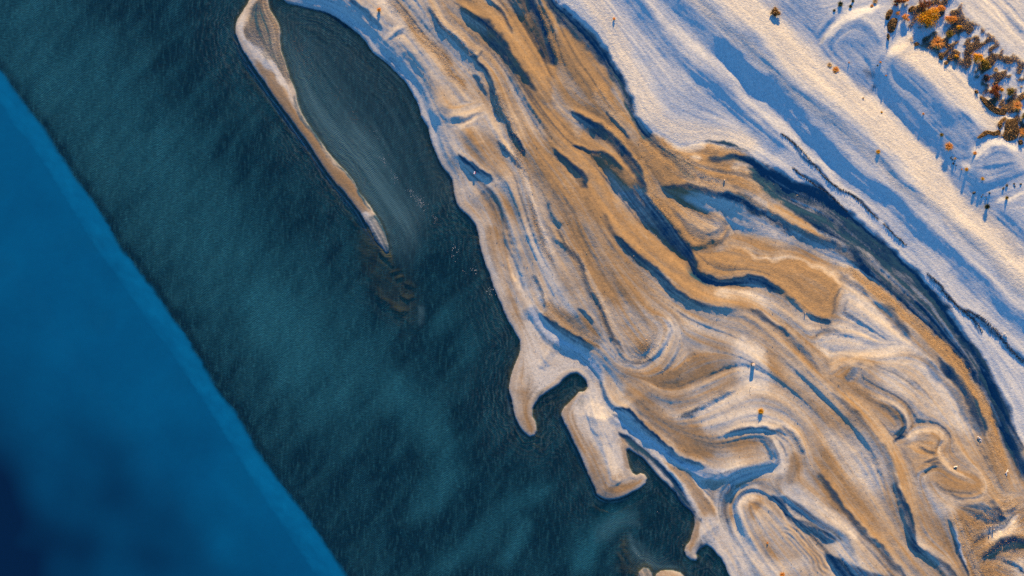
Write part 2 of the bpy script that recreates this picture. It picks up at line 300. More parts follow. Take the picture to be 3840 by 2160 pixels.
shade(t(1,0,'1660,470 1740,560 1790,640 1800,700'), 9, shade_dk=0.4)
shade(t(1,0,'1640,570 1680,620 1740,690'), 7)
shade(t(1,0,'1330,90 1390,210 1500,290 1570,370 1630,430'), 13, -0.28, 0.25, rg=0.6)
shade(t(1,0,'1590,430 1640,430 1690,400'), 6, -0.4)
shade(t(1,0,'1790,690 1850,850 1932,990') + t(2,0,'20,1060 70,1130'), 9, -0.34, 0.3, rg=0.6)
shade(t(1,0,'1830,1080 1880,1140') + t(2,0,'0,1190 60,1260'), 9, -0.36, 0.3, rg=0.6)
shade(t(2,0,'0,1010 30,1070 70,1130'), 9, -0.4)
shade(t(1,0,'1580,1190 1640,1240 1700,1300 1770,1345'), 11, -0.5, 0.55)
fill(g, t(1,0,'1590,1220 1650,1250 1720,1320 1790,1370 1740,1395 1660,1340 1610,1290'), -0.30, 4)
shade(t(1,0,'740,20 800,75 860,120 940,200'), 11, -0.45, 0.35)
shade(t(1,0,'1500,905 1570,890 1640,855 1690,835'), 11, -0.30, 0.0); stroke(g, t(1,0,'1520,945 1600,900 1700,830'), 5, 0.35)
shade(t(1,0,'1020,280 1060,245 1100,220'), 8, -0.30, 0.0)
fill(g, t(1,0,'1020,290 1110,330 1250,450 1330,550 1380,640 1340,660 1240,570 1150,470'), -0.14, 14)
lsh = [(x+20, y-15) for x, y in lag_shore[3:30]]
stroke(g, lsh, 26, -0.22, (0.5, 0.6)); stroke(damp, lsh, 30, 0.0, (0.6, 0.6), True, 'mix'); stroke(g, [(x+9, y-7) for x, y in lag_shore[28:46]], 8, -0.2)
# dunes right of it
for pts, hw, v in ((t(1,0,'1530,10 1700,110 1820,210 1932,330') + t(2,0,'100,480 220,640 300,760'), 30, 0.16), (t(2,0,'0,120 100,300 200,460 280,600'), 34, 0.14), (t(1,0,'1750,160 1932,330') + t(2,0,'60,440'), 20, 0.10),
                   (t(2,0,'380,230 480,400 600,560 720,700'), 36, 0.10), (t(2,0,'150,760 260,900 400,1080 560,1250 600,1350') + t(2,1,'640,0 720,130 830,250 930,330 1040,420 1150,500 1260,570 1380,650 1500,730 1640,770 1780,800 1932,860'), 34, 0.20),
                   (t(2,0,'480,820 640,900 760,990 860,1080'), 10, 0.22), (t(2,0,'560,1000 700,1130 850,1260 960,1380'), 30, 0.14)):
    stroke(g, pts, hw, v, (0.6, 0.6)); stroke(damp, pts, hw*1.2, 0.55, (0.8, 0.8)); 
sA = t(2,0,'450,840 560,895 680,970 800,1080 860,1140 920,1200 960,1280 1000,1360 1020,1449 980,1449 940,1350 900,1290 850,1240 800,1170 740,1110 660,1050 560,970 480,890')
fill(g, sA, -0.36, 4); fill(silt_shade, sA, 0.35, 4); stroke(silt_shade, t(2,0,'460,845 560,900 680,975 800,1085 860,1145 920,1205 960,1285 1000,1365 1020,1440'), 10, 0.5, (0.3, 0.9)); stroke(g, t(2,0,'450,840 560,895 680,970 800,1080 860,1140 920,1200 960,1280 1000,1360 1020,1449'), 6, -0.4, (0.2, 0.8))  # ridge shadow: sloped, and its blue shade painted into the colour
shade(t(2,0,'715,850 790,930 830,990 875,1035'), 6, -0.5, 0.3)
shade(t(2,0,'330,1145 390,1195 460,1270 530,1350 560,1395'), 13, -0.45, 0.4)
fill(g, t(2,0,'600,1170 720,1200 800,1270 880,1340 960,1430 990,1449 800,1449 740,1370 690,1300 650,1240'), -0.30, 5)
shade(t(2,0,'500,1090 600,1120 700,1180 800,1260'), 9, -0.36, 0.3)
for pts, hw in ((t(2,0,'620,620 700,760 800,880 880,960'), 32), (t(2,0,'980,1020 1100,1180 1250,1310 1400,1410 1600,1449'), 46), (t(2,0,'1120,1060 1300,1200 1500,1280 1700,1330 1932,1420') + t(3,1,'0,40'), 40), (t(2,0,'1430,1100 1600,1140 1750,1180'), 18), (t(2,0,'700,950 860,1130 960,1250 1040,1400') + t(2,1,'1080,60 1180,180'), 26)):
    stroke(damp, pts, hw, 0.9, (0.5, 0.5), True, 'mix'); stroke(rough, pts, hw, 0.55); stroke(g, pts, hw*0.7, 0.10)
for pts, hw in ((t(2,0,'1180,1090 1290,1130 1420,1110'), 14), (t(2,0,'1650,1270 1750,1245 1850,1280'), 12), (t(2,0,'1330,1190 1400,1200'), 8)):
    stroke(damp, pts, hw, 0.45, (0.9, 0.9), True, 'mix'); stroke(pale, pts, hw, 0.25, (0.9, 0.9))

# --- middle dunes, tile by tile
pool = t(2,1,'1200,30 1310,50 1400,20 1500,10 1640,10 1760,60 1850,110 1932,150 1932,330 1850,310 1760,290 1680,270 1650,240 1600,140 1480,130 1380,110 1290,60')
fill(g, t(2,0,'1140,1400 1300,1388 1420,1410 1560,1449') + t(2,1,'1640,10 1760,60 1600,60 1400,60 1250,30'), -0.40, 4); stroke(silt_shade, t(2,0,'1140,1405 1300,1400 1420,1425') + t(2,1,'1500,10 1640,30 1760,80 1932,160'), 12, 0.7, (0.3, 0.8))
fill(g, pool, -0.2, 6); fill(damp, pool, 0.15, 8, 'mix')
stroke(g, t(2,1,'1580,100 1640,150 1660,200 1700,220'), 6, -0.3)
lump = t(2,1,'1050,60 1150,40 1290,70 1400,110 1500,130 1590,150 1630,200 1640,260 1600,330 1550,380 1460,410 1380,410 1320,390 1270,340 1200,250 1130,150')
fill(damp, lump, 0.95, 6, 'mix'); fill(rough, lump, 0.45, 6); fill(silt_shade, lump, -0.8, 5); fill(g, lump, 0.10, 8)
stroke(g, t(2,1,'1640,260 1610,320 1560,375 1470,415 1380,425 1320,410'), 8, -0.4)
fill(pale, t(2,1,'1500,160 1590,160 1630,230 1590,330 1480,380 1540,280'), 0.22, 10); 
chan = t(2,1,'820,0 990,0 1050,60 1110,130 1170,200 1220,280 1270,350 1320,420 1360,500 1400,580 1450,620 1560,665 1680,660 1800,640 1932,665') + t(3,1,'60,690 130,735 60,720') + t(2,1,'1932,692 1850,682 1740,682 1620,695 1540,700 1470,682 1420,640 1380,590 1330,490 1290,490 1250,450 1200,390 1130,350 1080,290 1010,260 960,200 920,140 870,60')
fill(g, chan, -0.34, 4); fill(silt_shade, chan, 0.35, 5); fill(damp, chan, 0.35, 6, 'mix')  # channel shade deepened with a painted blue tint
ce = t(2,1,'990,0 1050,60 1110,130 1170,200 1220,280 1270,350 1320,420 1360,500 1400,580 1450,620 1500,648 1590,668 1680,655 1780,635 1880,648') + t(3,1,'0,675 60,705 120,737')
stroke(g, ce, 9, -0.5, (0.2, 0.9)); stroke(silt_shade, [(x-6, y+5) for x, y in ce], 17, 0.65, (0.3, 0.9))
dune1 = t(2,1,'1340,450 1450,465 1560,455 1640,415 1720,425 1800,465 1850,525 1932,492') + t(3,1,'70,520 160,490 260,520 330,560 430,590 500,640 570,710 560,770 520,800 490,900 450,950 370,945 320,930 260,870 150,760 60,690 0,655') + t(2,1,'1850,630 1750,635 1650,640 1560,640 1480,628 1430,590 1390,530')
fill(damp, dune1, 1.0, 6, 'mix'); fill(g, dune1, 0.16, 6); fill(rough, dune1, 0.25, 8)
stroke(g, t(2,1,'1640,395 1700,415 1790,435 1830,500 1860,520 1932,490') + t(3,1,'50,515 120,490 200,480 280,520 350,560 430,585 500,640 570,700'), 7, 0.16, (0.9, 0.9)); stroke(damp, t(2,1,'1640,395 1700,415 1790,435 1830,500 1932,490') + t(3,1,'50,515 120,490 200,480 280,520 350,560 430,585 500,640 570,700'), 7, 0.45, (0.9, 0.9), True, 'mix')
shade(t(3,1,'570,740 520,800 500,880'), 7, -0.25, 0.2); shade(t(3,1,'330,935 380,955 460,965'), 8, -0.5, 0.4); shade(t(3,1,'150,770 260,880 340,940'), 9, -0.25, 0)
fill(damp, t(2,1,'830,40 960,220 1080,310 1250,470 1330,560 1200,480 1020,380 880,230 760,60'), 0.75, 14, 'mix')
d2s = t(2,1,'800,340 860,420 950,510 1060,600 1180,690 1300,770 1420,840 1530,880 1640,895')
shade(d2s, 15, -0.42, 0.35, (0.3, 0.9)); 
shade(t(2,1,'700,180 760,280 830,380'), 12, -0.16, 0.1)
fill(g, t(2,1,'1100,660 1300,790 1500,890 1650,900 1800,920 1700,950 1500,930 1300,850'), -0.10, 12)
shade(t(2,1,'1800,890 1880,930 1932,975') + t(3,1,'60,1025 130,1085'), 10, -0.36, 0.3)
shade(t(3,1,'130,1085 230,1190 330,1290 370,1330'), 16, -0.14, 0.0, (0.3, 1.0))
fill(damp, t(3,1,'0,1000 130,1090 240,1180 340,1250 380,1340') + t(3,2,'420,0 300,60') + t(3,1,'0,1449') + t(2,1,'1850,1300 1750,1100 1500,1000 1700,980'), 0.8, 22, 'mix')
fill(damp, t(3,1,'0,750 150,800 330,960 400,1050 300,1080 200,1050 60,980') + t(2,1,'1800,850 1560,800 1500,740 1700,700'), 0.55, 16, 'mix')
fill(damp, t(3,1,'580,700 720,760 820,900 960,1050 1080,1150 1250,1300 1380,1449') + t(3,2,'1480,200 1580,400 1400,330 1300,320 1080,330 1020,200 800,60') + t(3,1,'850,1449 820,1300 560,1260 420,1230 370,1110 500,1010 560,880'), 0.28, 18, 'mix')
stroke(g, t(3,1,'350,1100 420,1050 500,1030 560,1045'), 8, -0.24, (0.5, 0.5)); stroke(g, t(3,1,'370,1110 460,1085 560,1070'), 6, 0.16)
fill(damp, t(3,1,'500,1340 600,1290 660,1310 640,1390 560,1449 440,1449'), 0.85, 10, 'mix'); stroke(g, t(3,1,'480,1350 560,1280 650,1270 740,1280 800,1330'), 11, 0.22); stroke(g, t(3,1,'660,1310 650,1380 600,1430'), 8, -0.08)
stroke(g, t(3,1,'1040,1180 880,1230 700,1250'), 14, 0.08); stroke(g, t(3,1,'1040,1260 1150,1270 1190,1290'), 8, -0.14)
# western strip
def wrk(pts, hw, v=-0.2): stroke(rough, pts, hw, 0.75, (0.7, 0.7)); stroke(damp, pts, hw, 0.75, (0.6, 0.6), True, 'mix'); stroke(g, pts, hw*0.5, v)
wrk(t(1,0,'1000,-30 1080,60 1180,180 1280,310 1380,420 1450,540 1530,610 1580,680'), 20, 0.0)
wrk(t(1,0,'1190,170 1300,310 1420,460'), 12, 0.05)
wrk(t(2,1,'110,0 150,120 190,260 230,380 270,480 330,580'), 15, -0.12)
wrk(t(1,0,'1820,700 1880,860 1932,960') + t(2,0,'40,1200 90,1300') + t(2,1,'110,-10'), 12, -0.1)
fill(damp, t(1,0,'1560,960 1650,930 1780,990 1860,1080 1900,1190 1932,1290 1880,1350 1780,1340 1690,1280 1620,1190 1580,1080'), 0.75, 14, 'mix')
fill(damp, t(1,0,'1330,80 1500,30 1700,200 1800,400 1720,480 1600,420 1440,260'), 0.8, 18, 'mix'); fill(damp, t(1,0,'1280,640 1420,640 1540,760 1600,860 1480,880 1400,780'), 0.45, 18, 'mix')
fill(damp, t(1,1,'1680,0 1850,0 1932,120 1932,420 1870,330 1760,200 1640,180 1560,100'), 0.55, 14, 'mix'); fill(damp, t(1,1,'1740,260 1850,300 1910,420 1932,640') + t(2,1,'20,720 70,900 110,1100 150,1300 100,1250 90,1100 40,950') + t(1,1,'1932,860 1840,700 1780,560 1730,400'), 0.8, 8, 'mix')
stroke(g, t(1,1,'1830,130 1870,230 1900,330 1920,450') + t(2,1,'10,480 40,620 80,720'), 5, -0.3); stroke(g, t(1,1,'1910,470 1920,600') + t(2,1,'10,680'), 5, 0.35)
fill(damp, t(2,1,'290,70 380,80 410,160 400,225 340,220 300,170'), 0.8, 8, 'mix'); stroke(g, t(2,1,'250,60 270,110 290,180 330,222 395,235'), 6, -0.3); stroke(g, t(2,1,'360,40 450,150 500,250 560,400 610,480 650,570 710,630'), 5, -0.16); stroke(g, t(2,1,'240,200 290,280 350,350'), 6, -0.2)
shade(t(2,1,'370,300 420,400 490,510 540,620 600,740 660,850 720,1000 780,1110 830,1185'), 10, -0.26, 0.2, (0.4, 0.9), 0.5)
stroke(damp, t(2,1,'400,260 460,420 530,560 600,680 680,830 780,980 900,1100'), 22, 0.7, (0.6, 0.6), True, 'mix')
fill(damp, t(2,1,'300,480 380,470 450,560 490,660 500,760 430,770 370,680 320,590'), 0.75, 14, 'mix')
brownp = t(2,1,'230,820 330,860 430,900 520,960 600,1030 660,1100 680,1170 580,1160 470,1110 380,1050 300,990 250,930')
fill(damp, brownp, 0.85, 7, 'mix'); fill(rough, brownp, 0.4, 6)
shade(t(2,1,'150,640 190,740 240,850'), 8, -0.26, 0.2, rg=0.6)
shade(t(2,1,'240,950 320,1020 400,1080 480,1130 580,1165'), 12, -0.42, 0.35)
NWs = t(2,1,'130,850 180,960 230,1040 300,1110 400,1170 500,1220 580,1290 640,1370 690,1440')
stroke(g, NWs, 22, -0.20, (0.5, 0.8)); stroke(damp, NWs, 30, 0.0, (0.6, 0.6), True, 'mix')
shade(t(2,1,'515,880 560,950 600,1005'), 7, -0.4, 0.2); shade(t(2,1,'320,350 370,375 400,400'), 8, -0.25, 0)
stroke(g, t(2,1,'1090,930 1150,960 1175,1010 1165,1090 1115,1210 1060,1270 980,1310 860,1305'), 6, -0.24, (0.5, 0.5)); stroke(damp, t(2,1,'1090,930 1150,960 1175,1010 1165,1090 1115,1210 1060,1270 980,1310 860,1305'), 12, 0.05, (0.7, 0.7), True, 'mix')
fill(rough, t(2,1,'930,1140 1060,1100 1100,1180 1040,1260 940,1260'), 0.7, 8); fill(g, t(2,1,'940,1160 1050,1150 1060,1230 960,1250'), -0.12, 8)
fill(damp, t(2,1,'700,850 900,880 1080,950 1080,1060 1040,1140 900,1180 800,1100 720,960'), 0.65, 14, 'mix')
fill(damp, t(2,1,'1180,1100 1350,1050 1550,1060 1690,1180 1720,1300 1700,1449') + t(2,2,'1600,90 1400,180 1250,210 1130,170 1000,60 900,0') + t(2,1,'830,1449 820,1340 1000,1330 1120,1250'), 0.62, 16, 'mix')
fill(damp, t(2,1,'1710,1120 1850,1150 1932,1250 1932,1449 1760,1449 1730,1300'), 0.05, 14, 'mix')
# bottom tiles
bd = t(2,2,'840,50 900,200 980,290 1080,370 1180,440 1290,530 1400,560 1550,520 1700,500 1820,470 1870,430 1740,410 1600,400 1480,350 1380,290 1240,240 1130,190 1050,110 930,20')
fill(damp, bd, 0.9, 10, 'mix'); fill(g, bd, 0.04, 8)
fill(damp, t(2,2,'1100,150 1250,240 1400,280 1500,340 1600,390 1500,250 1700,80 1850,100 1932,250 1932,330 1700,320 1480,280 1250,260'), 0.12, 10, 'mix')
sb = t(2,2,'780,190 850,205 910,275 980,325 1060,395 1140,455 1220,515 1300,562 1400,585 1430,605')
shade(sb, 11, -0.55, 0.6, (0.2, 0.9)); fill(g, t(2,2,'680,0 740,110 780,180 850,210 910,280 980,330 1060,400 1140,460 1220,520 1300,570 1420,610 1560,640 1700,620 1830,632 1700,690 1560,715 1400,700 1300,640 1180,580 1060,500 940,420 850,340 790,290 720,160'), -0.13, 6)
fill(damp, t(2,2,'680,0 740,110 780,180 850,210 910,280 980,330 1060,400 1140,460 1220,520 1300,570 1420,610 1560,640 1700,620 1830,632 1700,690 1560,715 1400,700 1300,640 1180,580 1060,500 940,420 850,340 790,290 720,160'), 0.0, 4, 'mix')
shade(t(2,2,'670,-10 720,80 760,160'), 7, -0.4, 0.3)
stroke(g, t(2,2,'1380,695 1480,720 1580,715 1660,680 1730,640 1820,640'), 7, -0.30); 
db = t(2,2,'830,400 920,460 1020,540 1120,620 1200,720 1260,820 1330,910 1400,985')
shade(db, 17, -0.45, 0.55, (0.4, 0.4))
bs = t(2,2,'1130,550 1200,590 1290,630 1360,680 1400,740 1460,820 1500,900 1550,990 1490,1010 1440,970 1390,890 1310,790 1230,680 1170,600')
fill(damp, bs, 0.95, 4, 'mix'); fill(g, bs, 0.06, 4); stroke(g, t(2,2,'1380,700 1440,780 1500,880 1540,970'), 4, 0.35); fill(ripple, t(2,2,'1400,700 1500,760 1530,900 1480,840'), 0.8, 6)
stroke(g, t(2,2,'1260,240 1380,220 1500,165 1600,115 1690,55'), 11, -0.26, (0.5, 0.5)); stroke(rough, t(2,2,'1260,240 1380,215 1500,155 1600,105 1690,50'), 20, 0.6); stroke(silt_shade, t(2,2,'1260,240 1340,225 1400,205'), 9, 0.4)
shade(t(2,2,'1640,365 1750,330 1850,318 1932,322') + t(3,2,'0,332 80,345 130,372'), 9, -0.42, 0.25); shade(t(3,2,'150,350 200,390 230,450 240,500'), 12, -0.25, 0.1, rg=0.6)
for i, (pts, d0) in enumerate(((t(2,2,'1560,1000 1580,880 1640,770 1750,700 1932,660') + t(3,2,'60,640 140,600'), 0.02), (t(2,2,'1660,1050 1640,920 1690,820 1780,770 1870,770') + t(3,2,'40,820'), 0.75), (t(2,2,'1750,1010 1720,930 1760,860 1840,840 1900,870'), 0.15), (t(2,2,'1830,1000 1800,930 1840,890 1890,920'), 0.8),
                               (t(2,2,'1570,1010 1640,1150 1720,1300 1800,1449'), 0.0), (t(2,2,'1700,1100 1760,1220 1850,1340 1932,1440'), 0.1), (t(2,2,'1620,1230 1680,1340 1740,1449'), 0.7), (t(3,2,'180,520 200,600 180,700 150,760'), 0.8), (t(3,2,'100,680 60,760 90,830'), 0.7), (t(3,2,'40,420 100,560 90,640'), 0.0), (t(3,2,'200,760 330,870 440,960 560,1060 680,1180'), 0.1))):
    stroke(damp, pts, 20, d0, (0.8, 0.8), True, 'mix'); stroke(g, pts, 10, -0.06 if d0 > 0.4 else 0.05)
fill(damp, t(2,2,'1400,1020 1560,1000 1660,1200 1760,1449 1650,1449 1580,1330 1500,1230 1430,1180'), 0.08, 10, 'mix')
fill(damp, t(3,2,'0,1050 120,1130 220,1250 260,1330 180,1360 60,1340 0,1280'), 0.6, 18, 'mix'); fill(damp, t(3,2,'0,1290 150,1370 330,1310 300,1400 80,1440 0,1400'), 0.15, 12, 'mix')
# boot-shaped bar
stroke(g, t(2,1,'330,1449 370,1393 430,1352 490,1350 545,1395 610,1449'), 11, -0.24, (0.5, 0.8)); stroke(g, t(2,1,'110,1150 140,1260 190,1330'), 8, -0.12)
stroke(damp, t(2,2,'480,90 420,190 430,270 480,380 540,480 600,600 640,720 670,800 740,830 840,810 930,750'), 20, 0.8, (0.6, 0.6), True, 'mix')
stroke(damp, t(2,2,'610,30 640,200 680,330 720,450 760,600 760,690'), 34, 0.0, (0.6, 0.6), True, 'mix'); stroke(damp, t(2,2,'820,400 850,470 850,560 880,640'), 14, 0.75, (0.6, 0.6), True, 'mix')
stroke(g, t(2,2,'570,200 580,280 600,350 640,420'), 4, -0.22); stroke(g, t(2,2,'770,770 830,755 890,720 920,690'), 4, -0.3); fill(silt_shade, t(2,2,'510,150 550,110 550,190 510,220'), 0.5, 5)
fill(damp, t(2,2,'10,0 100,0 135,100 130,200 160,280 160,370 100,350 50,230'), 0.8, 8, 'mix'); fill(silt_shade, t(2,2,'110,60 160,20 220,10 200,80 150,130'), 0.5, 8)
fill(damp, t(2,1,'60,1190 110,1200 160,1320 150,1449 0,1449 10,1350'), 0.4, 8, 'mix'); fill(damp, t(2,1,'110,1000 170,1100 330,1220 500,1290 400,1330 260,1400 180,1420 130,1300'), 0.15, 10, 'mix')
fill(damp, t(2,2,'1385,990 1420,1000 1400,1150 1360,1240 1330,1230 1360,1130'), 0.8, 4, 'mix'); fill(silt_shade, t(2,2,'1420,1140 1500,1200 1440,1230 1400,1260'), 0.6, 5)
stroke(g, t(2,2,'1480,1180 1550,1260 1610,1360 1660,1449'), 14, -0.3); stroke(damp, t(2,2,'1480,1180 1550,1260 1610,1360 1660,1449'), 16, 0.0, (0.5, 0.5), True, 'mix')
# SE dunes
fill(damp, t(3,2,'480,0 700,100 900,300 1000,480 1100,680 1250,560 1330,460 1330,380 1180,350 1050,330 1000,190 800,80 640,0'), 0.85, 14, 'mix')
fill(damp, t(3,2,'380,470 500,560 620,680 780,820 950,900 1010,1050 1060,1220 1150,1300 1250,1449 1050,1449 900,1270 700,1080 520,850 400,680'), 0.85, 14, 'mix')
fill(damp, t(3,2,'430,330 600,330 760,430 850,560 900,700 900,800 760,760 600,640 480,500'), 0.22, 24, 'mix')
fill(damp, t(3,2,'1120,690 1300,860 1450,900 1300,1000 1200,900'), 0.25, 14, 'mix'); fill(damp, t(3,2,'1100,900 1250,1000 1380,1060 1420,1200 1480,1449 1400,1449 1280,1320 1140,1210'), 0.7, 14, 'mix')
sE = t(3,2,'520,90 600,170 700,270 790,370 860,470 920,590 960,720 990,850')
shade(sE, 17, -0.24, 0.12, (0.3, 1.0)); shade(t(3,2,'980,790 1000,880 1030,960 1070,1080 1110,1180 1135,1225'), 14, -0.45, 0.4, (0.3, 0.9))
fill(g, t(3,2,'560,200 700,330 800,470 880,620 930,780 850,760 760,620 660,470 560,330'), -0.08, 20)
stroke(g, t(3,2,'560,60 720,200 850,370 950,540 1020,700 1060,850 1110,1000'), 26, 0.16, (0.5, 0.5))
shade(t(3,2,'390,690 480,800 560,920 650,1030 740,1130 820,1210 900,1290 980,1390 1040,1460'), 12, -0.42, 0.35, (0.3, 0.9)); stroke(g, t(3,2,'450,660 560,830 680,980 800,1110 920,1230'), 20, 0.12)
shade(t(3,2,'1130,1220 1250,1300 1330,1370 1400,1455'), 13, -0.3, 0.25, (0.3, 0.9))
shade(t(3,2,'1360,1040 1370,1090 1410,1180 1440,1270 1490,1390 1515,1455'), 7, -0.5, 0.4, (0.2, 0.7)); stroke(pale, t(3,2,'1375,1090 1415,1170 1450,1270 1500,1380'), 4, 0.9); stroke(damp, t(3,2,'1375,1090 1415,1170 1450,1270 1500,1380'), 4, 0.0, (0.5, 0.5), True, 'mix')
crest = t(3,2,'780,80 900,130 990,180 1040,250 1065,320 1050,395 1100,375 1180,350 1270,352 1330,390 1338,435 1300,480 1295,540 1345,600 1420,660 1500,695')
stroke(g, crest, 9, 0.14, (0.9, 0.9)); stroke(damp, crest, 12, 0.40, (0.9, 0.9), True, 'mix'); stroke(g, [(x-14, y+10) for x, y in crest], 7, -0.06)
stroke(g, t(3,2,'1540,650 1600,690 1632,750 1610,820 1560,862 1450,862'), 6, 0.2); shade(t(3,2,'1380,850 1450,855 1550,855 1610,820'), 6, -0.35, 0)
fill(g, t(3,2,'1255,480 1300,430 1342,425 1325,465 1285,490'), -0.5, 2.5); 
for p in (t(3,2,'975,360 1025,330'), t(3,2,'970,420 1025,398'), t(3,2,'1185,672 1230,640 1265,630'), t(3,2,'1180,600 1270,565'), t(3,2,'1150,490 1200,520 1235,515'), t(3,2,'1240,610 1275,600')): shade(p, 6, -0.55, 0.2)
fill(rough, t(3,2,'1120,440 1290,440 1300,640 1180,680 1150,560'), 0.4, 8)
for p in (t(3,2,'850,140 1000,200'), t(3,2,'900,190 1010,280')): stroke(g, p, 5, -0.08)
heath = t(3,2,'1380,1010 1480,1000 1600,960 1750,900 1850,880 1932,900') + n('4300,1900 4300,2400 3650,2300') + t(3,2,'1530,1449 1450,1260 1400,1120')
fill(rough, heath, 0.8, 10); fill(damp, heath, 0.8, 10, 'mix'); fill(damp, t(3,2,'1640,1150 1750,1060 1850,950 1870,1060 1800,1160 1700,1200'), 0.3, 10, 'mix')
fill(damp, t(3,2,'1640,400 1750,500 1800,700 1900,900 1700,900 1620,860 1650,750 1620,600'), 0.8, 12, 'mix'); fill(rough, t(3,2,'1640,400 1750,500 1800,700 1900,900 1700,900 1620,860 1650,750'), 0.5, 10)
shade(t(3,2,'1690,930 1760,960 1850,920'), 9, -0.3, 0.3); shade(t(3,2,'1680,880 1730,950 1770,990'), 8, -0.3, 0.3)
se_c = t(3,2,'1640,1290 1720,1240 1800,1190 1932,1170') + n('3900,2020')
shade(se_c, 16, -0.42, 0.6, (0.9, 0.3)); fill(g, t(3,2,'1660,1300 1740,1240 1820,1195 1932,1175 1932,1250 1830,1260 1760,1290'), -0.22, 4)
shade(t(3,2,'1800,1340 1860,1370 1932,1420'), 8, -0.4, 0.4); fill(damp, t(3,2,'1850,1360 1932,1300 1932,1449'), 0.2, 10, 'mix')
stroke(g, t(3,2,'1620,1240 1720,1190 1820,1110 1870,1000'), 9, 0.22)
# gully, bottom
gul = t(3,2,'10,850 90,920 170,1010 250,1080 340,1150 430,1225 500,1220 510,1180 440,1120 350,1080 270,1040 200,1000 150,930 110,860')
fill(g, gul, -0.30, 4); fill(silt_shade, gul, 0.55, 4); fill(ripple, gul, 0.6, 5)
cl = t(3,2,'110,840 180,890 260,950 340,1020 420,1080 500,1120 560,1180 620,1270 690,1360')
stroke(silt_shade, cl, 16, 0.45, (0.5, 0.5)); stroke(g, cl, 15, -0.28, (0.3, 0.5)); stroke(g, t(3,2,'170,985 250,1030 300,1075 360,1080 400,1105 460,1115 500,1150'), 3, 0.3)
stroke(silt_shade, t(3,2,'540,1190 620,1290 690,1370'), 13, -0.4); stroke(damp, cl, 14, 0.0, (0.5, 0.5), True, 'mix')
fill(g, t(3,2,'440,1310 560,1345 700,1385 870,1430 1000,1500 600,1500'), -0.36, 4); fill(silt_shade, t(3,2,'440,1310 560,1345 700,1385 870,1430 1000,1500 600,1500'), 0.6, 5)
stroke(ripple, t(3,2,'170,1060 260,1180 340,1270 400,1360 440,1449'), 30, 1.0, (0.5, 0.5)); stroke(g, t(3,2,'20,860 110,960 200,1100 270,1210 350,1300'), 4, 0.2); stroke(damp, t(3,2,'170,1060 260,1180 340,1270 400,1360 440,1449'), 26, 0.55, (0.5, 0.5), True, 'mix')
# spit
sp_m = SP
stroke(damp, [(x+18, y-6) for x, y in spit_out[8:24]], 24, 0.95, (0.4, 0.5), True, 'mix')
stroke(damp, t(0,0,'1840,80 1830,180 1870,290 1932,390') + t(1,0,'80,480 170,600 250,680'), 12, 0.0, (0.6, 0.6), True, 'mix')
reef = t(1,0,'95,-40 95,0 130,120 165,180 185,250 180,300 190,380 210,440 235,520 255,600 278,650 180,560 110,470 40,390') + t(0,0,'1932,350 1890,300 1862,230 1880,80 1932,0')
fill(silt_shade, reef, 0.55, 5); fill(rough, reef, 1.0, 5); fill(damp, reef, 0.8, 5, 'mix')
fill(silt_shade, t(1,1,'840,210 900,190 960,230 1040,350 1105,470 1120,525 1040,525 980,460 920,380 870,300'), 0.85, 5); stroke(silt_shade, [(x-5, y+3) for x, y in spit_in[5:18]], 6, 0.8, (0.5, 0.8)); fill(damp, t(1,1,'800,150 870,170 920,240 900,270 860,240'), 0.0, 5, 'mix')
fill(damp, isl1, 0.6, 6, 'mix'); fill(damp, isl2, 0.8, 6, 'mix'); fill(silt_shade, isl1, 0.35, 5)
# heath turf, upper right
turf_main = t(3,0,'1130,-60 1400,-60 1480,120 1600,200 1720,320 1830,410 1932,480') + n('3960,300 3960,600') + t(3,0,'1932,1070 1760,1040 1745,960 1790,880 1720,840 1640,780 1600,730 1660,700 1600,640 1580,570 1500,500 1420,470 1340,480 1290,430 1240,370 1180,350 1100,330 1020,280 1030,220 1100,190 1110,90 1060,70 1080,20')
fill(turf, turf_main, 1.0, 10)
turf_isles = [t(3,0,'890,100 915,75 940,85 925,120 905,155 882,148'), t(3,0,'900,180 935,140 970,145 972,175 945,240 910,245 898,210'), t(3,0,'897,255 915,275 903,310 893,290'), t(3,0,'1060,70 1090,45 1110,60 1090,90 1062,90'), t(3,0,'1105,325 1130,318 1145,330 1130,345 1105,345'), t(3,0,'1293,405 1310,400 1325,435 1310,455 1292,440'), t(3,0,'1330,470 1345,458 1358,470 1352,487 1335,488'), t(3,0,'1352,440 1365,432 1375,445 1362,458'),
              t(3,0,'1600,730 1640,740 1690,800 1740,830 1790,830 1780,870 1720,862 1660,820 1610,760'), t(3,0,'1570,1045 1620,995 1650,990 1690,1000 1730,985 1735,1020 1690,1030 1640,1015 1590,1048'), t(3,0,'1738,980 1725,940 1750,905 1780,885 1785,905 1755,930'), t(3,0,'1770,1000 1790,920 1850,905 1880,960 1870,1040 1800,1068 1760,1040'), t(3,0,'1880,1065 1905,1060 1912,1090 1885,1095'), t(3,0,'1555,685 1575,680 1582,705 1562,708')]
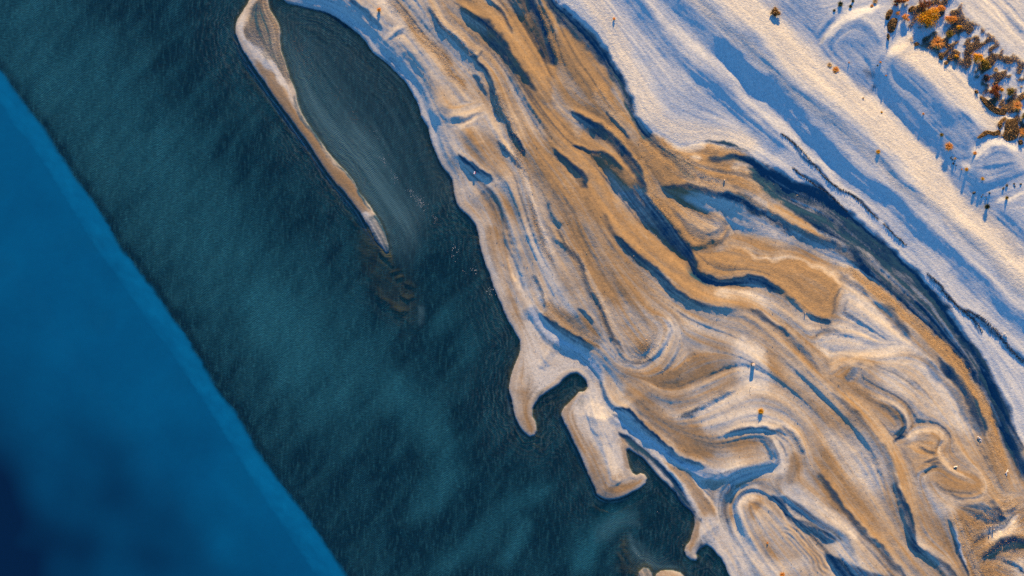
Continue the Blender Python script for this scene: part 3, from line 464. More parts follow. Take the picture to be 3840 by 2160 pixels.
# ------------------------------------------------------------------ irregular edges: slight warp of the whole map
wxn = 7*fnoise(90, seed=1)+3.0*fnoise(26, seed=2)+1.6*fnoise(10, seed=3); wyn = 7*fnoise(90, seed=4)+3.0*fnoise(26, seed=5)+1.6*fnoise(10, seed=6)
JX = (GX-X0)/STEP + wxn/STEP*0.75; JY = (GY-Y0)/STEP + wyn/STEP*0.75
g, damp, pale, silt_shade, rough, turf, ripple = [bilin(F, JX, JY) for F in (g, damp, pale, silt_shade, rough, turf, ripple)]
JXs = (GX-X0)/STEP + wxn/STEP*0.25; JYs = (GY-Y0)/STEP + wyn/STEP*0.25
SDF = bilin(SDF.astype(np.float32), JXs, JYs); SHELF = bilin(SHELF, (GX-X0)/STEP+wxn*0.03, (GY-Y0)/STEP+wyn*0.03)
sdm = SDF/PX                                           # metres, + on land
# ground detail
flow = 52.0
c2f = zeros(); s2f = zeros(); wf = zeros()
for pts, wgt in FLOW + [(lag_shore+mid_shore, 1.6), (spit_out, 1.5), (spit_in, 1.5), (ne_edge, 1.5)]:
    Q = spline(pts, False, 6.0)
    if len(Q) < 3: continue
    dq = np.gradient(Q, axis=0); th = np.arctan2(dq[:, 1], dq[:, 0])
    ii = np.clip(((Q[:, 0]-X0)/STEP).astype(int), 0, NX-1); jj = np.clip(((Q[:, 1]-Y0)/STEP).astype(int), 0, NY-1)
    np.add.at(c2f, (jj, ii), wgt*np.cos(2*th)); np.add.at(s2f, (jj, ii), wgt*np.sin(2*th)); np.add.at(wf, (jj, ii), wgt)
def gfft(F, px):
    return np.fft.irfft2(np.fft.rfft2(F)*np.exp(-2*(math.pi*px)**2*(FXr**2+FY**2)), s=(NY, NX)).astype(np.float32)
C2 = gfft(c2f, 22)+0.35*gfft(c2f, 90)+2e-4*math.cos(2*math.radians(flow)); S2 = gfft(s2f, 22)+0.35*gfft(s2f, 90)+2e-4*math.sin(2*math.radians(flow))
TH = 0.5*np.arctan2(S2, C2); TH = np.where(np.cos(TH-math.radians(flow)) < 0, TH+math.pi, TH)
VX, VY = np.cos(TH).astype(np.float32), np.sin(TH).astype(np.float32)
def lic(N, steps, h=1.6):
    """noise smeared along the flow of the sand"""
    acc = N.copy(); wsum = 1.0
    for sgn in (1, -1):
        px_ = (GX-X0)/STEP; py_ = (GY-Y0)/STEP; px_ = px_.astype(np.float32); py_ = py_.astype(np.float32)
        for k in range(steps):
            i = np.clip(px_, 0, NX-1).astype(np.int32); j = np.clip(py_, 0, NY-1).astype(np.int32)
            px_ = px_+sgn*h*VX[j, i]; py_ = py_+sgn*h*VY[j, i]
            i = np.clip(px_+0.5, 0, NX-1).astype(np.int32); j = np.clip(py_+0.5, 0, NY-1).astype(np.int32)
            w = 1-k/steps; acc += w*N[j, i]; wsum += w
    acc -= acc.mean(); return (acc/acc.std()).astype(np.float32)
n_streak = lic(fnoise(8, seed=11), 22); n_patch = 0.7*lic(fnoise(34, seed=12), 26, 3.2)+0.6*fnoise(150, 70, flow, 42); n_thin = lic(np.random.default_rng(77).standard_normal((NY, NX)).astype(np.float32), 14)
n_patch /= n_patch.std()
n_fine = fnoise(16, 9, flow, 13); n_mid = fnoise(40, 22, 30, 14); n_sp = fnoise(10, 7, 20, 15)
turf_n = fnoise(46, 22, -40, 17) + 0.7*fnoise(20, 14, -40, 18)
turf = np.clip(turf*(0.5+0.5*np.tanh((turf_n-0.02)*2.6)), 0, 1)
land = sstep(-0.1, 1.2, sdm)
lsm0 = zeros(); stroke(lsm0, [(x+40, y-30) for x, y in lag_shore[3:31]], 70, 1.0, (0.8, 0.8)); lsm0 = blur(lsm0, 20)
gl = 0.26-0.015*NE
g = np.where(g < 0, -gl*np.tanh(-g/gl), 0.26*np.tanh(g/0.26))*land
g += land*((1-0.6*NE)*(1+1.2*np.exp(-np.clip(sdm, 0, 50)/4.0)*lsm0 - 0.35*np.exp(-np.clip(sdm, 0, 50)/3.0)*(1-lsm0))*(0.042*n_streak + 0.030*n_thin) + 0.008*n_mid + (1-0.75*NE)*(0.25+rough)*0.9*(0.024*n_fine + 0.028*n_sp + 0.010*fnoise(24, 16, 30, 19)))
g += land*NE*(0.012*n_streak + 0.018*n_thin)
# swash terraces follow the shore
ph = sdm*5.2 + 1.1*fnoise(200, 120, flow, 21) + 0.5*n_streak
g += np.exp(-np.clip(sdm, 0, 9)/2.2)*(sdm > 0)*0.055*np.sin(ph)*sstep(0.1, 0.6, sdm)
n_br = lic(fnoise(11, seed=70), 44, 2.4); n_b2 = lic(fnoise(20, seed=71), 40, 3.4)
g += land*(1-NE)*sstep(1.5, 5.0, sdm)*(0.05*np.tanh(n_b2))
g += land*(1-NE)*sstep(3.5, 7.0, sdm)*(-0.20*sstep(1.1, 1.9, -n_br)+0.11*sstep(1.0, 1.9, n_br)); silt_shade += land*(1-NE)*sstep(2.0, 5.0, sdm)*0.30*sstep(1.5, 2.4, -n_br)  # thin shade lines, sloped and also tinted dark blue
# wind ripples on the gully floor
rp = np.sin((GX*0.75-GY*0.66)*0.40 + 2.2*fnoise(50, seed=22)); g += ripple*0.16*rp*land

# ------------------------------------------------------------------ heights from slopes
saz = (math.sin(SUN_AZ), -math.cos(SUN_AZ))            # map direction towards the sun (y down)
dxm = STEP/PX
kx = 2*np.pi*np.fft.rfftfreq(NX, dxm)[None, :]; ky = 2*np.pi*np.fft.fftfreq(NY, dxm)[:, None]
ks = kx*saz[0]+ky*saz[1]; kp = kx*saz[1]-ky*saz[0]
lam = 1/12.0
Gs = -(g - g.mean())                                   # ground tilted to the sun falls away towards it
H = np.fft.irfft2(np.fft.rfft2(Gs)*(-1j*ks)/(ks**2+lam**2+0.02*kp**2), s=(NY, NX)).astype(np.float32)
Dne = dist(ne_edge, 1500, d=60.0)[0]*inside(NEpoly)/PX; NEd = 34*np.tanh(blur(Dne, 12)/34)
base = np.where(sdm > 0, 0.11*(1-np.exp(-np.clip(sdm, 0, 50)/0.35)) + 1.35*(1-np.exp(-(np.clip(sdm, 0, 50)/10.0)**1.7)),
                -0.62*(1-np.exp(np.clip(sdm, -50, 0)/0.7)))
Z = base + H*sstep(0.0, 2.5, sdm) + NEd*0.085
lsm = lsm0
Z += lsm*0.75*(1-np.exp(-np.clip(sdm, 0, 50)/3.0))
Z = np.where(sdm > 0.1, np.maximum(Z, 0.02+0.05*np.clip(sdm, 0, 3)/3), Z)
Z += turf*(0.09 + 0.03*turf_n)
# seabed: bars, then the drop-off
barp = t(1,1,'820,300 920,380 1050,540 1140,560 1220,720 1250,860 1230,980 1150,1000 1050,960 960,860 880,740 800,620 780,480 760,350')
bar = zeros(); fill(bar, barp, 0.30, 16); 
for p, hw in ((t(1,1,'950,440 990,490 1035,555'), 6), (t(1,1,'1015,600 1060,570 1115,560'), 5), (t(1,1,'1060,645 1110,618'), 6), (t(1,1,'1140,680 1205,720'), 8), (t(1,1,'1100,745 1150,800 1200,805'), 9), (t(1,1,'900,720 960,800 1050,880 1150,900'), 14), (t(2,2,'560,900 640,940 730,975'), 6), (t(2,2,'700,875 740,895'), 4), (t(2,2,'0,330 40,410 80,465'), 6), (t(2,2,'120,440 160,480 210,495'), 6), (t(2,2,'160,400 220,420 260,435'), 5),
              (t(2,2,'840,1130 850,1250 880,1350 890,1449'), 10), (t(2,2,'800,1250 820,1370 835,1449'), 6), (t(1,1,'1860,1180 1880,1300 1910,1400'), 5), (t(0,0,'1740,260 1780,350 1830,440'), 5), (t(0,0,'1850,580 1932,680') + t(1,0,'60,760 160,900 300,1080'), 9), (t(1,0,'300,1080 420,1230 560,1410') + t(1,1,'640,120 760,280'), 9)):
    stroke(bar, p, hw, 0.22, (0.7, 0.7))
fill(bar, t(2,2,'830,1090 880,1110 910,1220 970,1310 1060,1370 1060,1449 780,1449 790,1250'), 0.22, 14)
bar = bilin(bar, JX, JY)
arc = np.zeros_like(bar)
fill(arc, t(1,1,'1220,60 1500,60 1660,240 1700,500 1560,420 1400,330 1150,320 1180,180') + [], 0.10, 24); fill(arc, t(1,0,'1080,1080 1330,1050 1480,1449 1250,1449 1150,1250'), 0.10, 24); fill(arc, t(2,2,'170,160 330,60 420,120 370,280 280,430 190,330'), 0.16, 12); fill(arc, t(1,0,'900,420 1060,520 1050,640 900,600'), 0.08, 20)
arcw = np.sin(np.hypot(GX-1750, GY-1380)*0.28 + 1.6*fnoise(120, seed=23))
n_sea = fnoise(110, 26, -52, 24)
Zs = base + bar*1.0 + arc*(0.5+0.4*arcw) + 0.03*n_sea + 0.02*fnoise(40, 12, 40, 25)
Zs = np.where(SHELF < 0, -0.62 - np.clip(-SHELF/PX, 0, 21)*0.35, np.minimum(Zs, -0.03))
wsea = 1-sstep(-0.3, 0.05, sdm)
Z = np.where(sdm < 0, Zs*sstep(0.0, 0.4, -sdm)+np.minimum(base, 0)*(1-sstep(0, 0.4, -sdm)), Z).astype(np.float32)

# colour fields with natural streaks, plus shade streaks painted into the shaded shores
dq_ = np.clip(damp, 0, 1); damp = np.clip(dq_ + land*(1-0.8*NE)*(0.3+2.8*dq_*(1-dq_))*(0.17*n_patch + 0.12*n_streak + 0.06*n_thin), 0, 1)
strk = zeros(); fill(strk, t(2,2,'680,0 740,110 780,180 850,210 910,280 980,330 1060,400 1140,460 1220,520 1300,570 1420,610 1560,640 1700,620 1830,632 1700,690 1560,715 1400,700 1300,640 1180,580 1060,500 940,420 850,340 790,290 720,160'), 1.0, 6)
stroke(strk, NWs, 26, 1.0, (0.6, 0.6)); strk = np.maximum(strk, 0.8*lsm0*np.exp(-np.clip(sdm, 0, 50)/3.5))
pale = np.maximum(pale, strk*np.clip(0.45+0.45*n_streak+0.25*n_thin, 0, 1)); silt_shade = silt_shade*(1-0.4*strk)+strk*np.clip(0.30*(n_streak*-1)+0.18*n_thin-0.10, 0, 0.6)
silt_shade = np.clip(silt_shade + np.clip(silt_shade*3, 0, 1)*(0.08*n_mid+0.04*n_sp+0.19*n_streak+0.10*n_thin), 0, 1)
rough = np.clip(rough, 0, 1.4)
wetband = np.exp(-np.clip(sdm, 0, 50)/0.28)*(sdm > -0.05)
whiten = np.clip(0.6*np.exp(-np.clip(sdm-0.9, 0, 50)**2/5.0)*(sdm > 0.4)*(0.6+0.4*np.sin(ph*0.8+0.8*n_streak)), 0, 1)*lsm
pale = np.clip(np.maximum(pale, 0.8*whiten), 0, 1)

# ------------------------------------------------------------------ materials
def mat(name):
    m = bpy.data.materials.new(name); m.use_nodes = True
    nt = m.node_tree; b = nt.nodes['Principled BSDF']
    return m, nt, b
def attr(nt, name):
    a = nt.nodes.new('ShaderNodeAttribute'); a.attribute_name = name; return a.outputs['Fac']
def mixc(nt, fac, a, b, mode='MIX'):
    m = nt.nodes.new('ShaderNodeMix'); m.data_type = 'RGBA'; m.blend_type = mode
    for s, v in ((m.inputs[0], fac), (m.inputs[6], a), (m.inputs[7], b)):
        if isinstance(v, (int, float)): s.default_value = v
        elif isinstance(v, tuple): s.default_value = (*v, 1)
        else: nt.links.new(v, s)
    return m.outputs[2]
def mth(nt, op, a, b=0.0, clamp=False):
    m = nt.nodes.new('ShaderNodeMath'); m.operation = op; m.use_clamp = clamp
    for s, v in ((m.inputs[0], a), (m.inputs[1], b)):
        if isinstance(v, (int, float)): s.default_value = v
        else: nt.links.new(v, s)
    return m.outputs[0]
def noise(nt, scale, detail=3.0, rough_=0.6, vec=None, dist_=0.0):
    k = nt.nodes.new('ShaderNodeTexNoise'); k.inputs['Scale'].default_value = scale; k.inputs['Detail'].default_value = detail
    k.inputs['Roughness'].default_value = rough_; k.inputs['Distortion'].default_value = dist_
    if vec is not None: nt.links.new(vec, k.inputs['Vector'])
    return k.outputs['Fac']
def coords(nt, rot=0.0, scale=(1, 1, 1)):
    c = nt.nodes.new('ShaderNodeTexCoord'); mp = nt.nodes.new('ShaderNodeMapping')
    mp.inputs['Rotation'].default_value = (0, 0, rot); mp.inputs['Scale'].default_value = scale
    nt.links.new(c.outputs['Object'], mp.inputs['Vector']); return mp.outputs['Vector']
def ramp(nt, fac, stops):
    r = nt.nodes.new('ShaderNodeValToRGB'); nt.links.new(fac, r.inputs[0])
    e = r.color_ramp.elements
    while len(e) < len(stops): e.new(0.5)
    for el, (p, c) in zip(e, stops): el.position = p; el.color = (*c, 1)
    return r.outputs[0]
def bump(nt, h, strength, distance, normal=None):
    b = nt.nodes.new('ShaderNodeBump'); b.inputs['Distance'].default_value = distance
    if isinstance(strength, (int, float)): b.inputs['Strength'].default_value = strength
    else: nt.links.new(strength, b.inputs['Strength'])
    nt.links.new(h, b.inputs['Height'])
    if normal is not None: nt.links.new(normal, b.inputs['Normal'])
    return b.outputs['Normal']

sand, nt, b = mat('sand')
vec = coords(nt); vfl = coords(nt, math.radians(52), (0.35, 1.6, 1))
nz = noise(nt, 1.3, 5, 0.65, vec); nfl = noise(nt, 0.9, 5, 0.65, vfl); ng = noise(nt, 9.0, 4, 0.7, vec)
aD, aP, aS, aR, aT, aW = [attr(nt, k) for k in ('damp', 'pale', 'silt_shade', 'rough', 'turf', 'wet')]
dry = mixc(nt, nz, (0.50, 0.435, 0.35), (0.66, 0.60, 0.51))
brn = mixc(nt, nfl, (0.185, 0.112, 0.052), (0.34, 0.215, 0.110))
wht = mixc(nt, nz, (0.50, 0.485, 0.45), (0.62, 0.605, 0.57))
silt_shade_col = mixc(nt, ng, (0.005, 0.036, 0.062), (0.022, 0.092, 0.142))  # wet creek mud, kept blue because it also colours the painted shade
trf = mixc(nt, ng, (0.030, 0.036, 0.040), (0.13, 0.090, 0.055))  # turf base dark and cool, the shade among the sprigs put into it
dm = mth(nt, 'ADD', aD, mth(nt, 'MULTIPLY', mth(nt, 'SUBTRACT', nfl, 0.5), 0.35), True)
c = mixc(nt, dm, dry, brn); c = mixc(nt, aP, c, wht); c = mixc(nt, mth(nt, 'MULTIPLY', aW, 0.55), c, (0.07, 0.10, 0.14)); c = mixc(nt, aS, c, silt_shade_col); c = mixc(nt, aT, c, trf)
gr_ = noise(nt, 2.3, 5, 0.78, vec); c = mixc(nt, 1.0, c, ramp(nt, gr_, [(0.30, (0.72, 0.74, 0.77)), (0.50, (0.97, 0.97, 0.97)), (0.70, (1.16, 1.14, 1.11))]), 'MULTIPLY')
nt.links.new(c, b.inputs['Base Color'])
rg = mth(nt, 'SUBTRACT', 0.92, mth(nt, 'MULTIPLY', aW, 0.5)); nt.links.new(rg, b.inputs['Roughness'])
b.inputs['Specular IOR Level'].default_value = 0.25
hb = noise(nt, 2.6, 6, 0.75, vec); hb2 = noise(nt, 5.0, 3, 0.7, vfl)
st = mth(nt, 'ADD', 0.02, mth(nt, 'MULTIPLY', aR, 0.42), True)
n1 = bump(nt, hb, st, 0.30); n2 = bump(nt, hb2, st, 0.10, n1)
nt.links.new(n2, b.inputs['Normal'])

seabed_m, nt, b = mat('seabed_sand')
vec = coords(nt, math.radians(-40), (0.4, 1.5, 1)); nz = noise(nt, 0.8, 5, 0.6, vec)
c = mixc(nt, nz, (0.07, 0.045, 0.025), (0.30, 0.19, 0.10)); nt.links.new(c, b.inputs['Base Color']); b.inputs['Roughness'].default_value = 0.9
nt.links.new(bump(nt, noise(nt, 2.2, 4, 0.6, vec), 0.5, 0.2), b.inputs['Normal'])

water, nt, b = mat('sea_water')
vr = coords(nt, math.radians(-38.0)); vs = coords(nt, math.radians(-52), (2.2, 0.5, 1)); vo = coords(nt)
aO, aL, aDp, aBd, aG = [attr(nt, k) for k in ('opacity', 'light_bed', 'deep', 'band', 'grey')]
nz_b = noise(nt, 0.12, 3, 0.5, vo); nb = noise(nt, 0.16, 6, 0.62, vs); nb2 = noise(nt, 0.9, 5, 0.7, vs); nd = noise(nt, 0.05, 5, 0.55, vo)
teal = mixc(nt, mth(nt, 'ADD', aL, mth(nt, 'MULTIPLY', mth(nt, 'SUBTRACT', nb, 0.5), 0.9), True), (0.0012, 0.020, 0.036), (0.012, 0.088, 0.122))
teal = mixc(nt, mth(nt, 'MULTIPLY', mth(nt, 'SUBTRACT', nb2, 0.50, True), 1.6), teal, (0.03, 0.15, 0.185))
nsp = noise(nt, 2.4, 4, 0.8, coords(nt, math.radians(-38), (0.5, 1.6, 1)))
teal = mixc(nt, 1.0, teal, ramp(nt, nsp, [(0.30, (0.45, 0.50, 0.55)), (0.5, (0.95, 0.95, 0.95)), (0.72, (1.75, 1.65, 1.6))]), 'MULTIPLY')
teal = mixc(nt, aG, teal, (0.055, 0.125, 0.150))
nd2 = noise(nt, 0.5, 6, 0.7, vo); dp = mixc(nt, mth(nt, 'ADD', mth(nt, 'MULTIPLY', nd, 0.65), mth(nt, 'MULTIPLY', nd2, 0.35)), (0.0008, 0.052, 0.140), (0.0008, 0.112, 0.245)); dp = mixc(nt, mth(nt, 'SUBTRACT', aDp, 1.0, True), dp, (0.0006, 0.012, 0.045))
eg = mth(nt, 'POWER', mth(nt, 'ADD', mth(nt, 'MULTIPLY', mth(nt, 'SINE', mth(nt, 'ADD', mth(nt, 'MULTIPLY', attr(nt, 'shore_d'), 11.0), mth(nt, 'MULTIPLY', nz_b, 5.0))), 0.5), 0.5), 3.0)
teal = mixc(nt, attr(nt, 'edge'), teal, mixc(nt, mth(nt, 'MULTIPLY', eg, mth(nt, 'SUBTRACT', nb2, 0.15, True)), (0.0012, 0.022, 0.065), (0.03, 0.19, 0.42))); c = mixc(nt, aDp, teal, dp); c = mixc(nt, aBd, c, mixc(nt, nd2, (0.001, 0.125, 0.285), (0.002, 0.170, 0.345)))
nt.links.new(c, b.inputs['Base Color']); b.inputs['Roughness'].default_value = 0.22; b.inputs['IOR'].default_value = 1.33; b.inputs['Specular IOR Level'].default_value = 0.5
wv = nt.nodes.new('ShaderNodeTexWave'); wv.wave_type = 'BANDS'; wv.bands_direction = 'Y'; wv.inputs['Scale'].default_value = 1.0
wv.inputs['Distortion'].default_value = 7.0; wv.inputs['Detail'].default_value = 3.0; wv.inputs['Detail Scale'].default_value = 0.8; nt.links.new(vr, wv.inputs['Vector'])
aSd, aSw = attr(nt, 'shore_d'), attr(nt, 'shore_w')
phs = mth(nt, 'ADD', mth(nt, 'MULTIPLY', aSd, 7.4), mth(nt, 'MULTIPLY', noise(nt, 0.28, 5, 0.62, vo), 34.0))
srp = mth(nt, 'MULTIPLY', mth(nt, 'ADD', mth(nt, 'SINE', phs), 1.0), 0.5)
crest_f = mth(nt, 'MULTIPLY', mth(nt, 'MULTIPLY', mth(nt, 'POWER', srp, 3.0), aSw), mth(nt, 'MULTIPLY', mth(nt, 'SUBTRACT', nb2, 0.36, True), 1.9), True)
c = mixc(nt, crest_f, c, mixc(nt, nz_b, (0.045, 0.120, 0.150), (0.120, 0.095, 0.060))); nt.links.new(c, b.inputs['Base Color'])
ws = mth(nt, 'SUBTRACT', 1.0, mth(nt, 'MULTIPLY', aDp, 0.97), True)
n1 = bump(nt, wv.outputs['Fac'], mth(nt, 'MULTIPLY', ws, mth(nt, 'MULTIPLY', mth(nt, 'SUBTRACT', nb, 0.3, True), 1.5)), 0.05); n2 = bump(nt, noise(nt, 2.2, 4, 0.7, coords(nt, math.radians(-38), (0.6, 1.5, 1))), mth(nt, 'MULTIPLY', ws, 0.35), 0.07, n1); n2 = bump(nt, srp, mth(nt, 'MULTIPLY', aSw, 0.4), 0.05, n2)
nt.links.new(n2, b.inputs['Normal'])
tr = nt.nodes.new('ShaderNodeBsdfTransparent'); tr.inputs[0].default_value = (0.55, 0.72, 0.80, 1)
mx = nt.nodes.new('ShaderNodeMixShader'); nt.links.new(aO, mx.inputs[0]); nt.links.new(tr.outputs[0], mx.inputs[1]); nt.links.new(b.outputs[0], mx.inputs[2])
nt.links.new(mx.outputs[0], nt.nodes['Material Output'].inputs['Surface'])

# ------------------------------------------------------------------ ground and water meshes (fine over the mapped land, then out to the horizon)
def outer(lo, hi, first):
    o = []; s = first; p = 0
    for i in range(16): s *= 1.45; p += s; o.append(p)
    return np.array(o)
ox = outer(0, 0, 12.0)
ex = np.concatenate([X0-ox[::-1], gx, X1+ox]); ey = np.concatenate([Y0-ox[::-1], gy, Y1+ox])
def ext(F): return np.pad(F, 16, mode='edge')
EX, EY = np.meshgrid(ex, ey)
A = {k: ext(v) for k, v in dict(z=Z, damp=damp, pale=pale, silt_shade=silt_shade, rough=rough, turf=turf, wet=wetband.astype(np.float32)).items()}
A['damp'] = np.clip(A['damp'] + 0*A['z'], 0, 1)
kind = np.where(ext(SDF) > -2, 0, 2)
kind = np.where((ext(np.maximum(SP, I1)) > 0.5) & (kind == 0), 1, kind)
def sheet(name, VX, VY, VZ, sel, attrs, material, smooth=True):
    """one heightfield object from the grid faces picked by sel"""
    h, w = VX.shape
    idx = np.arange(h*w).reshape(h, w)
    q = np.stack([idx[:-1, :-1], idx[1:, :-1], idx[1:, 1:], idx[:-1, 1:]], -1)[sel]
    used, inv = np.unique(q.ravel(), return_inverse=True)
    me = bpy.data.meshes.new(name)
    co = np.stack([wx(VX).ravel()[used], wy(VY).ravel()[used], VZ.ravel()[used]], 1).astype(np.float32)
    nf = len(q)
    me.vertices.add(len(used)); me.vertices.foreach_set('co', co.ravel())
    me.loops.add(nf*4); me.loops.foreach_set('vertex_index', inv.astype(np.int32).ravel())
    me.polygons.add(nf); me.polygons.foreach_set('loop_start', (np.arange(nf)*4).astype(np.int32))
    me.polygons.foreach_set('use_smooth', np.full(nf, smooth))
    for k, F in attrs.items():
        a = me.attributes.new(k, 'FLOAT', 'POINT'); a.data.foreach_set('value', F.ravel()[used].astype(np.float32))
    me.update(calc_edges=True); me.materials.append(material)
    o = bpy.data.objects.new(name, me); sc.collection.objects.link(o); return o
# map points lie on raised ground: bring them to their true plan position
ZL = blur(np.clip(NEd*0.085 + np.maximum(base, 0), 0, 9).astype(np.float32), 20); ZE = ext(ZL); ZE[:16] = 0; ZE[-16:] = 0; ZE[:, :16] = 0; ZE[:, -16:] = 0
ZE[:16, 16:-16] = ZL[:1]; ZE[-16:, 16:-16] = ZL[-1:]; ZE = ext(ZL)
CX_ = 1920+(EX-1920)*(1-ZE/150.0); CY_ = 1080+(EY-1080)*(1-ZE/150.0)
fk = kind[:-1, :-1]
ga = {k: v for k, v in A.items() if k != 'z'}
for nm, kk, lab, mm in (('beach', 0, 'pale and brown sand beach with low dunes and dark runnels', sand), ('sandbar', 1, 'narrow tan sand spit between the sea and the lagoon', sand), ('seabed', 2, 'dark rippled sea floor under the shallow water', seabed_m)):
    o = sheet(nm, CX_, CY_, A['z'], fk == kk, ga if kk != 2 else {}, mm); o['kind'] = 'structure'; o['label'] = lab; o['category'] = {'beach': 'beach', 'sandbar': 'sandbar', 'seabed': 'sea floor'}[nm]

# water sheet, every third grid line
def thin(F): return F[::3, ::3]
depth = np.clip(-Z, 0, 50)
opac = np.clip(1-np.exp(-depth*3.4), 0, 1)*0.97
lb = zeros()
stroke(lb, n('-300,-250 200,250 600,700 900,1050 1250,1420'), 210, 0.55, (0.8, 0.8), False)
stroke(lb, t(1,2,'1000,-100 1100,100 1300,330 1430,540 1400,750 1200,980'), 66, 0.55, (0.9, 0.9)); stroke(lb, t(1,2,'1300,1449 1600,1230 1932,920') + t(2,2,'300,780'), 36, 0.55, (0.9, 0.9))
stroke(lb, t(1,1,'0,700 100,1000 300,1250 200,1449'), 80, 0.3, (0.9, 0.9)); stroke(lb, t(2,2,'480,1420 640,1140 760,1040 880,1000'), 40, 0.75, (0.9, 0.9)); stroke(lb, t(2,2,'-60,1400 60,1150 120,1000'), 30, 0.5, (0.9, 0.9)); stroke(lb, t(1,1,'1350,900 1500,1080 1650,1250'), 60, 0.3, (0.9, 0.9))
lb += 0.12; lb += 0.10*n_sea
stroke(lb, [(x+10, y-7) for x, y in shelf[1:-1]], 16, -0.35, (0.8, 0.8), False)
gr = zeros()
fill(gr, t(1,0,'190,260 300,350 420,500 560,700 700,900 850,1000 930,1150 1010,1300 1080,1449') + t(1,1,'1250,120 1200,300 1150,520 1080,400 960,230 830,60') + t(1,0,'640,1250 500,1080 400,920 330,790 280,650 220,430'), 0.78, 34); fill(gr, t(1,0,'120,60 560,130 840,340 1110,620 1230,860 1330,1080 1450,1330') + t(1,1,'1500,60 1250,60 1150,0') + t(1,0,'950,1100 820,920 620,680 420,420 200,220'), 0.20, 24)
stroke(gr, t(2,2,'880,520 890,600 960,660 1020,720 980,800'), 14, 0.35, (0.9, 0.9)); stroke(gr, t(2,2,'900,1180 960,1290 1080,1370 1200,1380'), 26, 0.4, (0.9, 0.9)); stroke(gr, t(2,2,'880,1110 905,1210 960,1290 1040,1355 1120,1380 1220,1380 1290,1410'), 5, 0.6, (0.9, 0.9)); stroke(gr, t(2,2,'640,1180 760,1060 880,1010 960,1060'), 24, 0.25, (0.9, 0.9)); stroke(gr, t(1,1,'1250,850 1235,1000'), 10, 0.5, (0.9, 0.3)); stroke(gr, t(1,0,'300,240 520,560 700,820 900,1100 1080,1449') , 22, 0.12, (0.9, 0.9))
gr += 0.55*np.exp(-((-sdm-0.62-0.12*fnoise(120, seed=81))/0.11)**2)*np.clip(0.35+0.6*fnoise(110, seed=82), 0, 1); gr += 0.30*np.exp(-((-sdm-1.35-0.2*fnoise(140, seed=83))/0.13)**2)*np.clip(0.1+0.7*fnoise(130, seed=84), 0, 1)
lg_dark = zeros(); fill(lg_dark, t(1,0,'120,60 560,130 840,340 1110,620 1230,860 1330,1080 1450,1330') + t(1,1,'1500,60 1250,60 1150,0') + t(1,0,'950,1100 820,920 620,680 420,420 200,220'), 1.0, 18)
lb = lb*(1-0.8*lg_dark)
gr = np.clip(gr + gr*0.5*n_streak*0.5, 0, 1)
dpf = sstep(7, -11, SHELF + 2.2*n_fine)
D2, S2, _ = dist(ledge, 260); band_in = np.where(sh_side < 0.5, 1, 0)
led = inside(n('-1500,-1500') + ledge + n('1500,2700 3000,3500 6000,3500 6000,-1500')); led = blur(led, 9)
band = led*dpf*(0.18+0.36*sstep(-110, -8, SHELF)+0.07*n_mid+0.05*n_fine)
stroke(band, ledge, 3.5, -0.55, (0.5, 1.2), False); band = np.clip(band, 0, 1)
navy = zeros(); fill(navy, n('-420,1250 60,1350 500,1650 900,2000 1150,2300 1150,2460 -420,2460'), 0.38, 150); fill(navy, n('-420,1560 0,1680 60,1720 150,1830 250,2010 290,2160 330,2460 -420,2460'), 0.75, 130); fill(navy, t(0,2,'600,300 900,350 1100,650 1300,900 1500,1150 1600,1400 1100,1449 800,1000'), 0.30, 60)
edge = zeros()
for pts_, hw_ in (([(x-9, y+6) for x, y in spit_out[4:]], 12), (lag_shore[28:], 9), (mid_shore[7:16], 10), (mid_shore[34:52], 11), (mid_shore[62:74], 9)):
    stroke(edge, pts_, hw_, 0.85, (0.4, 0.4))
edge = np.clip(edge*(0.8+0.25*n_thin), 0, 1)
dpf = dpf + navy + 0.06*fnoise(120, seed=30)*(dpf > 0.9)
sdn = np.minimum(sdm, 0.0) - 1.2*bar
swt = np.exp(-(np.clip(-sdm, 0, 50)/6.5)**2)*sstep(0.2, 1.2, -sdm) + 1.2*bar; swt *= np.clip(0.62+0.4*fnoise(150, seed=61), 0, 1.2)
Aw = {k: ext(v.astype(np.float32))[::3, ::3] for k, v in dict(edge=edge, shore_d=gfft(-np.abs(Dm)/PX, 7), shore_w=np.clip(swt, 0, 1), opacity=opac, light_bed=np.clip(lb, 0, 1), deep=dpf, band=band, grey=gr).items()}
wX, wY = EX[::3, ::3], EY[::3, ::3]
lagp = blur(inside([p for p in lag_shore[2:50]] + t(1,1,'1180,560') + spit_in), 2)
sd3 = ext(SDF)[::3, ::3]; lg3 = ext(lagp)[::3, ::3]
wet_face = np.minimum.reduce([sd3[:-1, :-1], sd3[1:, :-1], sd3[1:, 1:], sd3[:-1, 1:]]) < 12
isl = lg3[:-1, :-1] > 0.5
for nm, sel, lab in (('sea', wet_face & ~isl, 'dark teal shallows and bright blue deep water'), ('lagoon', wet_face & isl, 'still dark lagoon enclosed by the sand spit')):
    o = sheet(nm, wX, wY, np.zeros_like(wX), sel, Aw, water); o['kind'] = 'structure'; o['label'] = lab; o['category'] = nm

def zlow_at(px, py):
    i = int(np.clip((px-X0)/STEP, 0, NX-1)); j = int(np.clip((py-Y0)/STEP, 0, NY-1)); return float(ZL[j, i])
def ground(px, py):
    i = int(np.clip((px-X0)/STEP, 0, NX-1)); j = int(np.clip((py-Y0)/STEP, 0, NY-1)); return float(Z[j, i])
